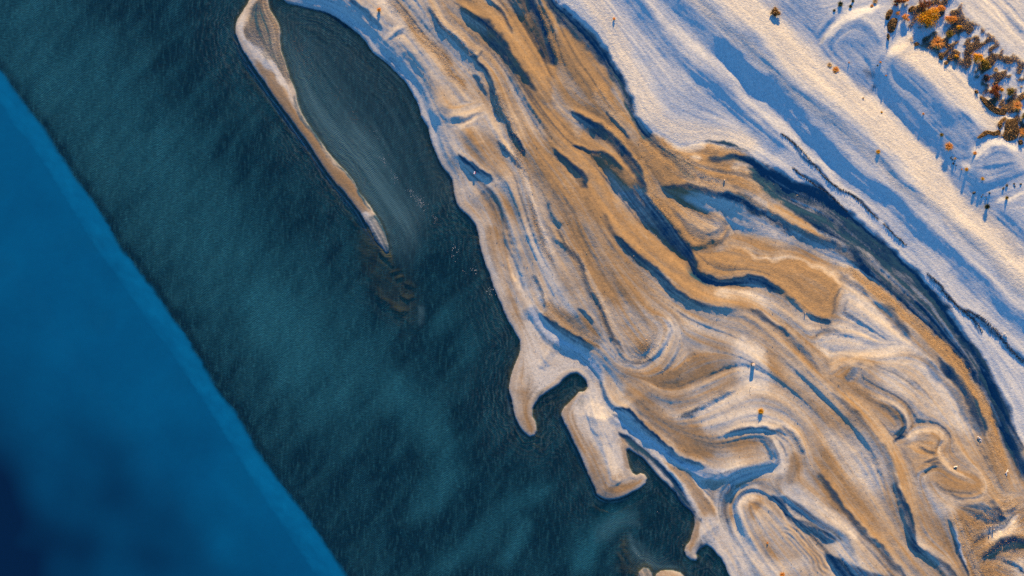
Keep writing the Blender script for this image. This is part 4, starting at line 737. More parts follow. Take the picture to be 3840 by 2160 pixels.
# ==== OBJECTS ====
# ------------------------------------------------------------------ mesh helpers for things
def link(name, V, F, material, parent=None, tone=None, smooth=False):
    me = bpy.data.meshes.new(name); me.from_pydata([tuple(v) for v in V], [], [tuple(f) for f in F])
    if tone is not None:
        a = me.attributes.new('tone', 'FLOAT', 'FACE'); a.data.foreach_set('value', np.asarray(tone, np.float32))
    if smooth: me.polygons.foreach_set('use_smooth', [True]*len(me.polygons))
    me.update(); me.materials.append(material)
    o = bpy.data.objects.new(name, me); sc.collection.objects.link(o)
    if parent is not None: o.parent = parent
    return o
def plan(px, py):
    k = 1-zlow_at(px, py)/150.0; return wx(px)*k, wy(py)*k
def planv(px, py):
    i = np.clip((px-X0)/STEP, 0, NX-1).astype(int); j = np.clip((py-Y0)/STEP, 0, NY-1).astype(int); k = 1-ZL[j, i]/150.0; return wx(px)*k, wy(py)*k
def root(name, px, py, label, cat, group=None, dz=0.0):
    o = bpy.data.objects.new(name, None); o.empty_display_size = 0.3; sc.collection.objects.link(o)
    o.location = (*plan(px, py), ground(px, py)+dz); o['label'] = label; o['category'] = cat
    if group: o['group'] = group
    return o
def tag(o, label, cat, group=None, kind=None):
    if label: o['label'] = label
    if cat: o['category'] = cat
    if group: o['group'] = group
    if kind: o['kind'] = kind
    return o
def tone_mat(name, stops, rough_=0.85, trans=0.0):
    m, nt, b = mat(name); a = attr(nt, 'tone'); nz = noise(nt, 6.0, 3)
    f = mth(nt, 'ADD', a, mth(nt, 'MULTIPLY', mth(nt, 'SUBTRACT', nz, 0.5), 0.3), True)
    c = ramp(nt, f, stops); nt.links.new(c, b.inputs['Base Color']); b.inputs['Roughness'].default_value = rough_
    b.inputs['Specular IOR Level'].default_value = 0.15
    if trans:
        tl = nt.nodes.new('ShaderNodeBsdfTranslucent'); nt.links.new(c, tl.inputs[0]); mx = nt.nodes.new('ShaderNodeMixShader'); mx.inputs[0].default_value = trans
        nt.links.new(b.outputs[0], mx.inputs[1]); nt.links.new(tl.outputs[0], mx.inputs[2]); nt.links.new(mx.outputs[0], nt.nodes['Material Output'].inputs['Surface'])
    return m
PAL = {'gold': tone_mat('golden_leaves', [(0, (0.30, 0.12, 0.012)), (0.5, (0.72, 0.36, 0.020)), (1, (0.90, 0.58, 0.06))], 0.85, 0.45),
       'orange': tone_mat('orange_stalks', [(0, (0.40, 0.15, 0.03)), (0.5, (0.78, 0.34, 0.06)), (1, (0.95, 0.58, 0.20))], 0.85, 0.4),
       'rust': tone_mat('rust_red_leaves', [(0, (0.045, 0.014, 0.010)), (0.6, (0.26, 0.075, 0.028)), (1, (0.50, 0.19, 0.06))], 0.85, 0.3),
       'olive': tone_mat('olive_leaves', [(0, (0.020, 0.022, 0.010)), (0.6, (0.20, 0.15, 0.03)), (1, (0.50, 0.32, 0.06))], 0.85, 0.3),
       'green': tone_mat('dark_green_leaves', [(0, (0.008, 0.014, 0.012)), (0.7, (0.028, 0.045, 0.025)), (1, (0.10, 0.10, 0.03))]),
       'straw': tone_mat('straw_blades', [(0, (0.25, 0.14, 0.05)), (0.5, (0.55, 0.33, 0.13)), (1, (0.75, 0.52, 0.26))]),
       'heath': tone_mat('heath_sprigs', [(0, (0.030, 0.018, 0.010)), (0.55, (0.30, 0.17, 0.065)), (1, (0.70, 0.43, 0.16))], 0.85, 0.3),
       'weed': tone_mat('seaweed', [(0, (0.006, 0.008, 0.008)), (1, (0.045, 0.035, 0.022))], 0.6),
       'foam': tone_mat('foam', [(0, (0.45, 0.46, 0.45)), (1, (0.80, 0.80, 0.78))], 0.7),
       'drift': tone_mat('floating_debris', [(0, (0.05, 0.035, 0.02)), (1, (0.26, 0.19, 0.11))], 0.8),
       'chip': tone_mat('shell_and_wood_chips', [(0, (0.03, 0.025, 0.02)), (0.7, (0.14, 0.09, 0.05)), (1, (0.6, 0.52, 0.42))], 0.8)}
bark, nt, b = mat('bark'); nt.links.new(ramp(nt, noise(nt, 14, 4), [(0.3, (0.05, 0.032, 0.02)), (0.7, (0.14, 0.095, 0.06))]), b.inputs['Base Color']); b.inputs['Roughness'].default_value = 0.9
cutw, nt, b = mat('cut_wood'); wv = nt.nodes.new('ShaderNodeTexWave'); wv.wave_type = 'RINGS'; wv.rings_direction = 'Z'; wv.inputs['Scale'].default_value = 3.0; wv.inputs['Distortion'].default_value = 2.0
nt.links.new(coords(nt), wv.inputs['Vector']); nt.links.new(ramp(nt, wv.outputs['Fac'], [(0, (0.62, 0.42, 0.27)), (1, (0.85, 0.66, 0.48))]), b.inputs['Base Color'])
bleach, nt, b = mat('bleached_wood'); nt.links.new(ramp(nt, noise(nt, 10, 4), [(0.3, (0.45, 0.40, 0.36)), (0.7, (0.78, 0.74, 0.70))]), b.inputs['Base Color'])
stone_m, nt, b = mat('dark_stone'); nt.links.new(ramp(nt, noise(nt, 9, 4), [(0.3, (0.012, 0.016, 0.018)), (0.7, (0.06, 0.06, 0.058))]), b.inputs['Base Color']); b.inputs['Roughness'].default_value = 0.7
white_m, nt, b = mat('white_card'); nt.links.new(ramp(nt, noise(nt, 8, 3), [(0.3, (0.62, 0.62, 0.64)), (0.7, (0.85, 0.85, 0.85))]), b.inputs['Base Color'])
red_m, nt, b = mat('red_print'); nt.links.new(ramp(nt, noise(nt, 8, 3), [(0.3, (0.45, 0.02, 0.06)), (0.7, (0.62, 0.04, 0.09))]), b.inputs['Base Color'])

def tube(P, R, sides=6):
    P = np.array(P, float); V = []; F = []
    for i, p in enumerate(P):
        d = P[min(i+1, len(P)-1)]-P[max(i-1, 0)]; d /= np.linalg.norm(d)+1e-9
        a = np.cross(d, (0, 0, 1) if abs(d[2]) < 0.9 else (1, 0, 0)); a /= np.linalg.norm(a); c = np.cross(d, a)
        for k in range(sides):
            w = 2*math.pi*k/sides; V.append(p+R[i]*(a*math.cos(w)+c*math.sin(w)))
    for i in range(len(P)-1):
        for k in range(sides):
            F.append((i*sides+k, i*sides+(k+1) % sides, (i+1)*sides+(k+1) % sides, (i+1)*sides+k))
    F.append(tuple(range(sides))[::-1]); F.append(tuple((len(P)-1)*sides+k for k in range(sides)))
    return V, F
def quads(C, size, rs, flat=0.0):
    """leaf-shaped faces at points C"""
    m = len(C); d = rs.standard_normal((m, 3)); d[:, 2] *= (1-flat); d /= np.linalg.norm(d, axis=1)[:, None]
    e = np.cross(d, rs.standard_normal((m, 3))); e[:, 2] *= (1-flat); e /= np.linalg.norm(e, axis=1)[:, None]+1e-9
    s = size*rs.uniform(0.6, 1.4, m)[:, None]
    V = np.stack([C-d*s, C+e*s*0.42, C+d*s, C-e*s*0.42], 1).reshape(-1, 3)
    return V, np.arange(m*4).reshape(m, 4)
def leaves(C, size, rs):
    '''leaf faces turned, loosely, to the light'''
    m = len(C); nr = rs.standard_normal((m, 3))*0.55+np.array([0.06, 0.62, 0.58]); nr /= np.linalg.norm(nr, axis=1)[:, None]
    d = np.cross(nr, rs.standard_normal((m, 3))); d /= np.linalg.norm(d, axis=1)[:, None]; e = np.cross(nr, d); s_ = size*rs.uniform(0.6, 1.4, m)[:, None]
    return np.stack([C-d*s_, C+e*s_*0.42, C+d*s_, C-e*s_*0.42], 1).reshape(-1, 3), np.arange(m*4).reshape(m, 4)
def bush(name, px, py, r, h, pal, label, cat='shrub', seed=0, group=None, squash=1.0, ang=0.0, dens=1.0, leaf=0.10):
    rs = np.random.default_rng(seed+100); o = root(name, px, py, label, cat, group)
    V, F = [], []
    for k in range(9):
        a = rs.uniform(0, 6.28); q = r*rs.uniform(0.3, 0.8); z = h*rs.uniform(0.5, 0.85)
        v, f = tube([(0, 0, -0.15), (q*0.4*math.cos(a), q*0.4*math.sin(a), z*0.55), (q*math.cos(a), q*math.sin(a), z)], [0.05*r, 0.035*r, 0.012*r], 5)
        F += [tuple(i+len(V) for i in ff) for ff in f]; V += list(v)
    link('stem', V, F, bark, o)
    K = int(16+14*r); a = rs.uniform(0, 6.28, K); q = np.sqrt(rs.uniform(0, 1, K))*r*0.85*(0.8+0.25*np.sin(3*a+seed)); z = h*(0.28+0.62*np.sqrt(np.clip(1-(q/r)**2, 0, 1))*rs.uniform(0.7, 1, K))
    CC = np.stack([q*np.cos(a), q*np.sin(a)*squash, z], 1); ct = rs.uniform(-0.22, 0.22, K)
    N = int(1500*r*r*dens)+250; w = rs.integers(0, K, N)
    C = CC[w]+rs.standard_normal((N, 3))*np.array([r*0.13, r*0.13, h*0.10]); C[:, 2] = np.maximum(C[:, 2], 0.03)
    ca, sa = math.cos(ang), math.sin(ang); C = np.stack([C[:, 0]*ca-C[:, 1]*sa, C[:, 0]*sa+C[:, 1]*ca, C[:, 2]], 1)
    V, F = leaves(C, leaf, rs); t_ = np.clip(0.55+ct[w]+rs.uniform(-0.3, 0.3, N), 0, 1)
    link('foliage', V, F, PAL[pal], o, t_); return o
def tuft(name, px, py, r, h, pal, label, cat='grass tuft', seed=0, group=None, nb=None):
    rs = np.random.default_rng(seed+500); o = root(name, px, py, label, cat, group)
    nb = nb or int(120+260*r); V, F, T = [], [], []
    for k in range(nb):
        a = rs.uniform(0, 6.283); lean = rs.uniform(0.15, 1.0)**0.8; L = rs.uniform(0.55, 1.0)
        b0 = np.array([math.cos(a), math.sin(a), 0])*r*rs.uniform(0, 0.22); tip = np.array([math.cos(a)*r*lean*L, math.sin(a)*r*lean*L, h*L*(1.1-0.75*lean)])
        midp = (b0+tip)/2+np.array([0, 0, h*0.22]); sd = np.array([-math.sin(a), math.cos(a), 0])*(0.016+0.026*r)
        i = len(V); V += [b0-sd, b0+sd, midp-sd*0.8, midp+sd*0.8, tip]; F += [(i, i+1, i+3, i+2), (i+2, i+3, i+4)]
        q = rs.uniform(0.15, 1); T += [q*0.7, q]
    link('blades', V, F, PAL[pal], o, T)
    V, F = quads(np.stack([rs.normal(0, r*0.14, 60), rs.normal(0, r*0.14, 60), rs.uniform(0.0, 0.10*h+0.03, 60)], 1), 0.05+0.06*r, rs)
    link('root_crown', V, F, PAL['heath'], o, rs.uniform(0, 0.6, 60)); return o
T30 = lambda x, y: (960*3+x*0.49689, y*0.49689)
T31 = lambda x, y: (960*3+x*0.49689, 720+y*0.49689)
K = 0.49689/PX
HG = 'bushes in the heath band'
for i, (x, y, r, h, pal, lab, kw) in enumerate([
    (1205, 140, 105, 1.6, 'gold', 'largest golden bush, broad bright crown at the top of the heath', dict(squash=0.7, ang=0.5)),
    (1165, 45, 55, 1.3, 'rust', 'dark reddish brown bush touching the top of the largest golden bush', dict(squash=1.3)),
    (975, 12, 52, 1.1, 'rust', 'rusty bush at the top edge, leftmost of the heath bushes', {}),
    (1025, 5, 34, 0.9, 'orange', 'light orange bush on the top edge beside the rusty bush', {}),
    (1035, 135, 34, 0.9, 'orange', 'round orange bush just left of the largest golden bush', {}),
    (976, 105, 24, 0.7, 'orange', 'small orange bush beside the two dark turf islands', {}),
    (1375, 150, 58, 0.7, 'orange', 'low flat orange bush right of the largest golden bush', dict(squash=0.5)),
    (1437, 213, 24, 0.7, 'gold', 'small yellow bush at the sandy right edge of the heath', {}),
    (1565, 445, 58, 1.7, 'gold', 'bright yellow bush throwing a dark spiky shadow on the sand', dict(squash=0.8)),
    (1625, 500, 50, 1.2, 'olive', 'olive green bush grown into the bright yellow bush', {}),
    (1640, 595, 40, 0.8, 'rust', 'thin dark red bush below the bright yellow bush', dict(dens=0.5)),
    (1700, 690, 58, 1.2, 'rust', 'large dark red bush with spiky outline in the middle of the heath', dict(dens=0.9)),
    (1760, 680, 18, 0.6, 'gold', 'tiny yellow bush squeezed against the large dark red bush', {}),
    (1818, 695, 40, 0.9, 'olive', 'olive brown bush right of the large dark red bush', {}),
    (1415, 430, 20, 0.5, 'gold', 'small yellow green bush on the brown turf left of the bright yellow bush', {}),
    (1300, 70, 45, 0.6, 'orange', 'pale orange straggling bush above the low flat orange bush', dict(squash=0.6)),
    (1920, 890, 34, 0.9, 'olive', 'dull olive bush at the right edge of the picture', {}),
    (1925, 740, 16, 0.5, 'gold', 'tiny yellow bush cut by the right edge of the picture', {})]):
    X, Y = T30(x, y); bush('shrub', X, Y, r*K*0.92, h*0.55, pal, lab, seed=i, group=HG, **{**kw, 'dens': kw.get('dens', 1.0)*0.8, 'leaf': 0.085})
for i, (x, y, r, h, pal, lab) in enumerate([
    (1275, 325, 66, 1.2, 'orange', 'big round orange grass tussock on the lower edge of the heath'),
    (1367, 258, 40, 0.9, 'olive', 'dark olive grass tussock above the big round orange tussock'),
    (1868, 805, 52, 0.9, 'orange', 'loose orange grass tussock in the right part of the heath'),
    (1770, 835, 30, 0.6, 'orange', 'small orange tussock at the tip of the long brown turf strip'),
    (1715, 530, 26, 0.5, 'straw', 'pale straw tussock right of the olive green bush'),
    (1920, 1005, 52, 1.0, 'orange', 'golden tussock at the right edge beside the round turf patch'),
    (1365, 1105, 42, 0.8, 'orange', 'largest orange tuft standing alone on the blue shaded sand'),
    (1310, 1018, 20, 0.5, 'olive', 'dark green tuft just above the largest lone orange tuft'),
    (1550, 1160, 20, 0.5, 'orange', 'brown orange tuft at the foot of the rounded sand mound'),
    (1415, 1196, 14, 0.4, 'straw', 'little pale orange tuft among scattered dark stones'),
    (1495, 1280, 20, 0.5, 'gold', 'yellow tuft on the low pale mound below the stones'),
    (1465, 1277, 9, 0.3, 'orange', 'tiny orange tuft left of the yellow tuft on the low mound'),
    (1610, 1352, 18, 0.4, 'gold', 'yellow tuft below the rounded sand mound'),
    (1171, 860, 12, 0.3, 'orange', 'small orange tuft alone on the smooth blue terrace'),
    (890, 570, 9, 0.3, 'orange', 'tiny orange tuft on the sunlit sand ridge near the dark wet patch'),
    (866, 843, 12, 0.4, 'gold', 'small yellow tuft with a shadow on the long sunlit beach ridge'),
    (725, 737, 10, 0.35, 'straw', 'small straw tuft where the dune track meets the sunlit ridge'),
    (820, 1150, 24, 0.4, 'gold', 'sprawling yellow weed in the middle of the beach ridge'),
    (848, 470, 12, 0.4, 'orange', 'orange tuft on the left side of the sand saddle'),
    (828, 495, 9, 0.3, 'green', 'tiny dark green tuft beside the orange tuft on the saddle'),
    (615, 470, 8, 0.3, 'orange', 'tiny orange tuft on the smooth blue slope under the hollow'),
    (545, 32, 28, 0.7, 'green', 'dark green spiky plant near the top edge on blue sand'),
    (622, 48, 18, 0.5, 'green', 'smaller dark green plant right of the spiky plant'),
    (500, 80, 16, 0.3, 'green', 'flat dark green plant below the spiky plant'),
    (640, 8, 16, 0.4, 'green', 'dark green plant on the top edge above the smaller plant'),
    (805, 15, 26, 0.5, 'straw', 'straw grass clump crowning the curved sand rim at the top'),
    (780, 48, 18, 0.4, 'orange', 'orange grass on the lower end of the curved sand rim'),
    (470, 490, 26, 0.4, 'straw', 'straw grass at the upper end of the brown wrack streak'),
    (515, 525, 34, 0.5, 'orange', 'orange grass clump at the lower end of the brown wrack streak')]):
    X, Y = T30(x, y); tuft('grass_tuft', X, Y, r*K*1.1, h*0.5, pal, lab, seed=i, group='grass tufts on the upper beach')
bush('shrub', *T30(52, 95), 38*K, 0.5, 'heath', 'brown twiggy bush alone on the sunlit beach near the top', seed=40, dens=1.6, group='bushes in the heath band')
for i, (X, Y, r, h, pal, lab) in enumerate([
    (*T31(1655, 112), 0.75, 0.6, 'green', 'green plant with long creeping shoots at the right beach edge'),
    (*T31(1800, 45), 0.5, 0.5, 'olive', 'olive and orange tuft on the small sand rim at the right edge'),
    (1424, 42, 0.62, 0.6, 'orange', 'bright orange tuft above the blue shaded lagoon shore'),
    (2303, 70, 0.40, 0.4, 'orange', 'small orange tuft on the pale beach right of the main creek'),
    (2850, 1541, 0.85, 0.6, 'gold', 'golden grass clump with a long streaky shadow on the lower flats'),
    (2932, 2154, 0.75, 0.4, 'orange', 'orange clump cut by the bottom edge of the picture'),
    (2878, 2036, 0.30, 0.3, 'orange', 'tiny rust tuft on the pale swirl near the bottom')]):
    tuft('grass_tuft', X, Y, r, h, pal, lab, seed=60+i, group='grass tufts on the open flats')
# turf islands standing clear of the main heath
isl_lab = ['narrow dark turf island nearest the curved sand rim', 'larger dark turf island below the narrow one', 'sliver of turf at the foot of the larger island', 'dark turf lump left of the reddish brown bush', 'small oval turf lump on the lower heath edge', 'turf lump under the big round orange tussock', 'round dark turf button on pale sand', 'tiny turf button above the round one',
           'long brown turf strip reaching down the slope', 'ragged dark turf fringe along the sand bank', 'turf neck between the fringe and the long strip', 'large round turf patch with a sandy path around it', 'small turf knob at the right edge below the round patch', 'lone dark turf flake left of the large dark red bush']
for k, (P, lab) in enumerate(zip(turf_isles, isl_lab)):
    rs = np.random.default_rng(900+k); Q = spline(P, True, 6.0); cx, cy = Q.mean(0); o = root('turf_patch', cx, cy, lab, 'turf', 'turf islands below the heath')
    z0 = o.location.z; m = len(Q); V = []; F = []
    for s_, hh in ((1.04, -0.12), (0.98, 0.10), (0.80, 0.19), (0.45, 0.24)):
        for (qx, qy) in Q:
            X, Y = cx+(qx-cx)*s_, cy+(qy-cy)*s_; V.append((wx(X)-wx(cx), wy(Y)-wy(cy), ground(X, Y)-z0+hh+rs.uniform(-0.03, 0.03)))
    V.append((0, 0, 0.24))
    for ring in range(3):
        for i in range(m): F.append((ring*m+i, ring*m+(i+1) % m, (ring+1)*m+(i+1) % m, (ring+1)*m+i))
    for i in range(m): F.append((3*m+i, 3*m+(i+1) % m, 4*m))
    link('mat', V, F, PAL['heath'], o, rs.uniform(0.0, 0.35, len(F)))
    ns = int(m*9); w = rs.integers(0, m, ns); q = np.sqrt(rs.uniform(0, 1, ns)); C = np.array([(wx(cx+(Q[j][0]-cx)*u)-wx(cx), wy(cy+(Q[j][1]-cy)*u)-wy(cy), 0.0) for j, u in zip(w, q)])
    C[:, 2] = [ground(cx+(Q[j][0]-cx)*u, cy+(Q[j][1]-cy)*u)-z0+rs.uniform(0.16, 0.32) for j, u in zip(w, q)]
    V, F = leaves(C, 0.08, rs); link('sprigs', V, F, PAL['heath'], o, rs.uniform(0.2, 1, ns))['kind'] = 'stuff'
# heath ground cover
def scatter(mask, count, seed):
    rs = np.random.default_rng(seed); j, i = np.nonzero(mask > 0.35); k = rs.integers(0, len(j), count)
    px = gx[i[k]]+rs.uniform(-2, 2, count); py = gy[j[k]]+rs.uniform(-2, 2, count); return rs, px, py, Z[j[k], i[k]]
vis = (GX > 2900) & (GX < 4000) & (GY < 700) & (GY > -120)
rs, px, py, zz = scatter(turf*vis, 15000, 5)
V, F = quads(np.stack([*planv(px, py), zz+rs.uniform(0.0, 0.12, len(px))], 1), 0.08, rs)
V, F = leaves(np.stack([*planv(px, py), zz+rs.uniform(0.0, 0.12, len(px))], 1), 0.085, rs)
tag(link('heath_ground_cover', V, F, PAL['heath'], None, np.clip(rs.normal(0.6, 0.28, len(px)), 0, 1)), 'brown heath mat of low sprigs between the bushes', 'heath', kind='stuff')
# low dead grass on the rough brown ground
rg_m = np.clip(rough-0.85, 0, 1)*3*(1-NE)*(sdm > 1)*(damp > 0.5)*(GX > 1400)*(GX < 3900)*(GY > -40)*(GY < 2200)
rs, px, py, zz = scatter(rg_m, 12000, 6)
V, F = quads(np.stack([*planv(px, py), zz+rs.uniform(0.0, 0.05, len(px))], 1), 0.06, rs, 0.6)
tag(link('dead_grass', V, F, PAL['straw'], None, np.clip(rs.normal(0.3, 0.25, len(px)), 0, 1)), 'short dead grass and wrack on the rough brown ground', 'dead grass', kind='stuff')
# seaweed along the beach hollows
C = []; rs = np.random.default_rng(8)
for w, hw in wracks:
    Q = spline(w, False, 3.0)
    for q in Q:
        for k in range(int(2+hw*0.5)):
            x, y = q+rs.normal(0, hw*0.5, 2); C.append((*plan(x, y), ground(x, y)+rs.uniform(0.01, 0.06)))
C = np.array(C); V, F = quads(C, 0.12, rs, 0.4)
tag(link('seaweed_wrack', V, F, PAL['weed'], None, rs.uniform(0, 1, len(C))), 'dark seaweed lines stranded along the beach terraces', 'seaweed', kind='stuff')
# foam and floating debris
def flakes(lines, seed, per, spread, size, z):
    rs = np.random.default_rng(seed); V = []; F = []; T = []
    for pts, amt, rmax in lines:
        Q = spline(pts, False, 4.0)
        clump = np.convolve(rs.standard_normal(len(Q)+20), np.ones(9)/3, 'same')[10:-10]
        for q, cl_ in zip(Q, clump):
            if cl_ < 0.1: continue
            for k in range(rs.poisson(per*amt*(0.5+cl_))):
                x, y = q+rs.normal(0, spread*amt, 2); r = size*rs.uniform(0.3, 1.0)*rmax; m = 7; i = len(V); t_ = rs.uniform(0, 1); a0 = rs.uniform(0, 6)
                for zz_, sc_ in ((z-0.02, 1.0), (z+0.015, 0.9)):
                    rs2 = np.random.default_rng(i//14)
                    for j in range(m):
                        rr = r*rs2.uniform(0.45, 1.2)*sc_; V.append((wx(x)+rr*math.cos(a0+j*6.283/m), wy(y)+rr*0.7*math.sin(a0+j*6.283/m), zz_))
                F += [tuple(range(i+m, i+2*m))] + [(i+j, i+(j+1) % m, i+m+(j+1) % m, i+m+j) for j in range(m)]; T += [t_]*(m+1)
    return V, F, T
V, F, T = flakes([(t(1,0,'600,640 760,840 900,1000 960,1110'), 0.7, 0.5), (t(1,0,'870,1070 930,1140 1000,1280 1160,1440') + t(1,1,'1300,150 1400,260'), 1.0, 0.8), (t(1,1,'1180,0 1260,100 1350,210'), 1.0, 0.8), (t(1,1,'1420,410 1500,500 1590,620'), 0.35, 0.9), (t(1,1,'1470,400 1560,480 1620,560 1700,670 1760,740 1810,790'), 1.0, 1.2), (t(1,1,'1600,620 1680,720'), 0.6, 0.6),
                  (t(2,2,'990,830 1040,900'), 0.8, 0.7), (t(2,2,'1100,960 1160,1050'), 0.8, 0.9), (t(2,2,'1190,1080 1220,1110 1265,1180'), 0.8, 1.2), (t(2,2,'1295,1210 1310,1225'), 0.5, 0.9), (t(0,0,'1790,60 1785,100 1770,170 1780,230'), 0.8, 0.9), (t(0,0,'1820,20 1830,60 1790,110'), 0.7, 0.9), (t(1,0,'280,650 330,820 420,980 560,1190 700,1350'), 0.3, 0.6), (t(2,2,'870,510 880,600 915,670'), 0.3, 0.5), (t(2,2,'890,1150 940,1270 1020,1350'), 0.3, 0.6)], 31, 1.5, 8.0, 0.075, 0.0)
tag(link('sea_foam', V, F, PAL['foam'], None, T), 'white foam flecks drifting in lines on the lagoon', 'foam', kind='stuff')
V, F, T = flakes([(t(1,0,'200,215 300,330 370,450 450,560 540,650 600,720 680,810 760,930 830,1000'), 1.3, 0.9), (t(1,0,'250,260 380,480 520,640'), 1.0, 0.6), (t(1,0,'900,1080 960,1150'), 0.7, 0.7), (t(1,1,'1250,90 1330,180 1400,250'), 1.0, 0.7)], 32, 2.4, 9.0, 0.09, 0.0)
tag(link('floating_debris', V, F, PAL['drift'], None, T), 'brown weed scraps drifting in a line on the lagoon', 'debris', kind='stuff')
# chips and shells on the flats
rs, px, py, zz = scatter(((sdm > 1.2) & (NE < 0.3) & (GX > 1200) & (GX < 3300) & (GY > -30) & (GY < 2200)).astype(np.float32), 1500, 9)
V, F = quads(np.stack([*planv(px, py), zz+0.04], 1), 0.09, rs, 0.5)
tag(link('beach_litter', V, F, PAL['chip'], None, rs.uniform(0, 1, len(px))**2), 'shells and wood chips strewn over the lower flats', 'shells', kind='stuff')

# ------------------------------------------------------------------ stones, posts, driftwood, carton
def stone(px, py, r, seed, lab):
    r *= 0.85; rs = np.random.default_rng(seed); V = []; F = []; nu, nv = 9, 5
    for v in range(nv+1):
        th = math.pi*v/nv
        for u in range(nu):
            k = r*rs.uniform(0.78, 1.15); V.append((k*math.sin(th)*math.cos(u*6.283/nu)*1.25, k*math.sin(th)*math.sin(u*6.283/nu), k*0.40*math.cos(th)))
    for v in range(nv):
        for u in range(nu): F.append((v*nu+u, (v+1)*nu+u, (v+1)*nu+(u+1) % nu, v*nu+(u+1) % nu))
    o = link('stone', V, F, stone_m); o.location = (*plan(px, py), ground(px, py)+r*0.12); o.rotation_euler = (0, 0, rs.uniform(0, 6)); return tag(o, lab, 'stone', 'dark stones on the upper beach')
for i, (x, y, r, lab) in enumerate([(1385, 1190, .18, 'leftmost dark stone of the cluster by the pale orange tuft'), (1398, 1201, .22, 'dark stone touching the left side of the pale orange tuft'), (1392, 1180, .13, 'topmost little stone of the cluster by the pale orange tuft'), (1405, 1232, .24, 'biggest dark stone just below the pale orange tuft'), (1425, 1247, .15, 'lowest stone of the cluster below the pale orange tuft'), (1410, 1215, .12, 'tiny stone between the pale orange tuft and the biggest stone')]):
    stone(*T30(x, y), r, i, lab)
for i, (x, y, r, lab) in enumerate([(3709.6, 724.4, .22, 'biggest and topmost of five stones above the creeping green plant'), (3685.7, 731, .13, 'upper of the two left stones above the creeping green plant'), (3681, 737.6, .16, 'leftmost of five stones above the creeping green plant'), (3697.4, 737.3, .12, 'middle of five stones above the creeping green plant'), (3700, 745, .12, 'lowest of five stones above the creeping green plant')]):
    stone(x, y, r, 20+i, lab)
for i, (x, y, r, lab) in enumerate([(1775, 1422, .26, 'left end stone of the loose row under the rounded mound'), (1800, 1400, .28, 'second and largest stone of the row under the rounded mound'), (1855, 1388, .20, 'third stone of the row under the rounded mound'), (1862, 1406, .16, 'small stone just below the third of the row'), (1905, 1390, .22, 'right end stone of the row at the picture edge')]):
    stone(*T30(x, y), r, 30+i, lab)
stone(3653, 723, .35, 40, 'flat dark stone on its own left of the stone cluster')

def post(px, py, r, h, lab, lean=0.0):
    o = root('wooden_post', px, py, lab, 'post', 'wooden posts on the flats' if r < 0.2 else None)
    rs = np.random.default_rng(int(px)); m = 12; V = []; F = []; rad = r*rs.uniform(0.88, 1.12, m)
    lv = (-0.3, h*0.3, h*0.8, h)
    for k, z in enumerate(lv):
        for j in range(m): V.append((rad[j]*(1.08, 1.02, 1.0, 0.97)[k]*math.cos(j*6.283/m)+lean*z, rad[j]*(1.08, 1.02, 1.0, 0.97)[k]*math.sin(j*6.283/m), z))
    for k in range(3):
        for j in range(m): F.append((k*m+j, k*m+(j+1) % m, (k+1)*m+(j+1) % m, (k+1)*m+j))
    link('trunk', V, F, bark, o)
    V = [(rad[j]*0.95*math.cos(j*6.283/m)+lean*h, rad[j]*0.95*math.sin(j*6.283/m), h+0.004) for j in range(m)] + [(rad[j]*0.5*math.cos(j*6.283/m)+lean*h, rad[j]*0.5*math.sin(j*6.283/m), h+0.03) for j in range(m)]
    F = [tuple(range(m, 2*m))] + [(j, (j+1) % m, m+(j+1) % m, m+j) for j in range(m)]
    link('cut_top', V, F, cutw, o); return o
post(2822, 1367, 0.32, 0.50, 'thick pale sawn post casting a long blue shadow on white sand')
post(2714, 677, 0.13, 0.22, 'thin post on the brown bank between the upper runnels')
post(3016.5, 1174, 0.09, 0.22, 'thin dark post below the tip of the long brown dune')
for i, (x, y, h, lab) in enumerate([(3715, 1974, 0.18, 'short post nearest the dark gully corner'), (3726, 1985, 0.30, 'tallest of the four posts at lower right'), (3711, 2011, 0.20, 'stubby post below the tallest of the four'), (3715, 2038, 0.12, 'lowest post on the bank above the blue channel')]):
    post(x, y, 0.10, h, lab)
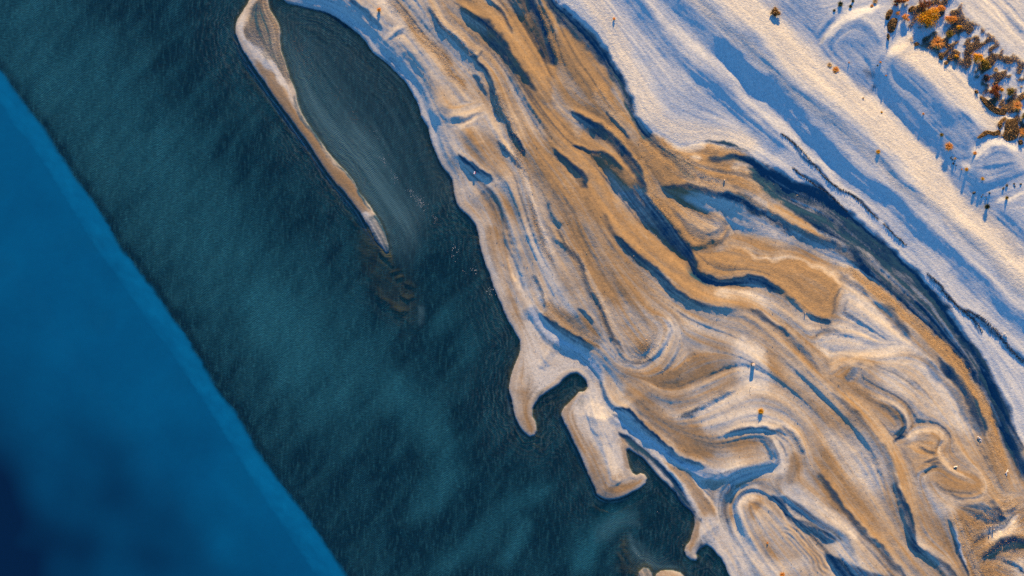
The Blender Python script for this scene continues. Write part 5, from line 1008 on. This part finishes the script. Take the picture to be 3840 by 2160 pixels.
def driftwood(px, py, L, ang, lab, seed):
    rs = np.random.default_rng(seed); o = root('driftwood', px, py, lab, 'driftwood', 'driftwood on the right hand flats')
    d = np.array([math.cos(ang), math.sin(ang), 0]); nrm = np.array([-d[1], d[0], 0])
    P = [d*L*u+nrm*L*0.12*math.sin(u*4+seed)+np.array([0, 0, 0.09+0.05*rs.uniform()]) for u in (-0.5, -0.2, 0.1, 0.35, 0.5)]
    link('trunk', *tube(P, [0.10, 0.10, 0.085, 0.06, 0.03], 7), bleach, o)
    for k in (1, 2):
        B = P[k]; e = d*0.6+nrm*(1 if k == 1 else -1); link('branch', *tube([B, B+e*L*0.14+np.array([0, 0, 0.06]), B+e*L*0.26+np.array([0, 0, 0.10])], [0.06, 0.045, 0.018], 6), bleach, o)
driftwood(3681, 1650, 1.3, -1.2, 'bleached forked driftwood beside the dark narrow creek', 1)
driftwood(3779, 1772, 1.2, 1.4, 'white driftwood piece on the brown flat near the right edge', 2)
driftwood(3586, 1751, 0.7, 0.6, 'small pale driftwood in the dune hollow left of the creeks', 3)
driftwood(3770, 1256, 1.0, 2.4, 'pale driftwood on the white beach beside the seaweed line', 4)
o = root('crumpled_carton', 1780, 648, 'red and white crumpled carton in the small blue shaded pool', 'carton')
rs = np.random.default_rng(3)
def crate(x0, x1, y0, y1, z0, z1):
    V = [(x, y, z) for z in (z0, z1) for x, y in ((x0, y0), ((x0+x1)/2, y0-0.02), (x1, y0), (x1, y1), ((x0+x1)/2, y1+0.03), (x0, y1))]; V = [tuple(np.array(v)+rs.uniform(-0.02, 0.02, 3)) for v in V]
    return V, [(6, 7, 8, 9, 10, 11), (5, 4, 3, 2, 1, 0)] + [(i, (i+1) % 6, 6+(i+1) % 6, 6+i) for i in range(6)]
link('box', *crate(-0.15, 0.05, -0.24, 0.24, -0.02, 0.16), white_m, o); link('red_side', *crate(0.055, 0.17, -0.24, 0.22, -0.02, 0.15), red_m, o); link('flap', *crate(-0.22, -0.155, -0.26, -0.10, -0.02, 0.05), red_m, o)
o.rotation_euler = (0, 0, -0.25)
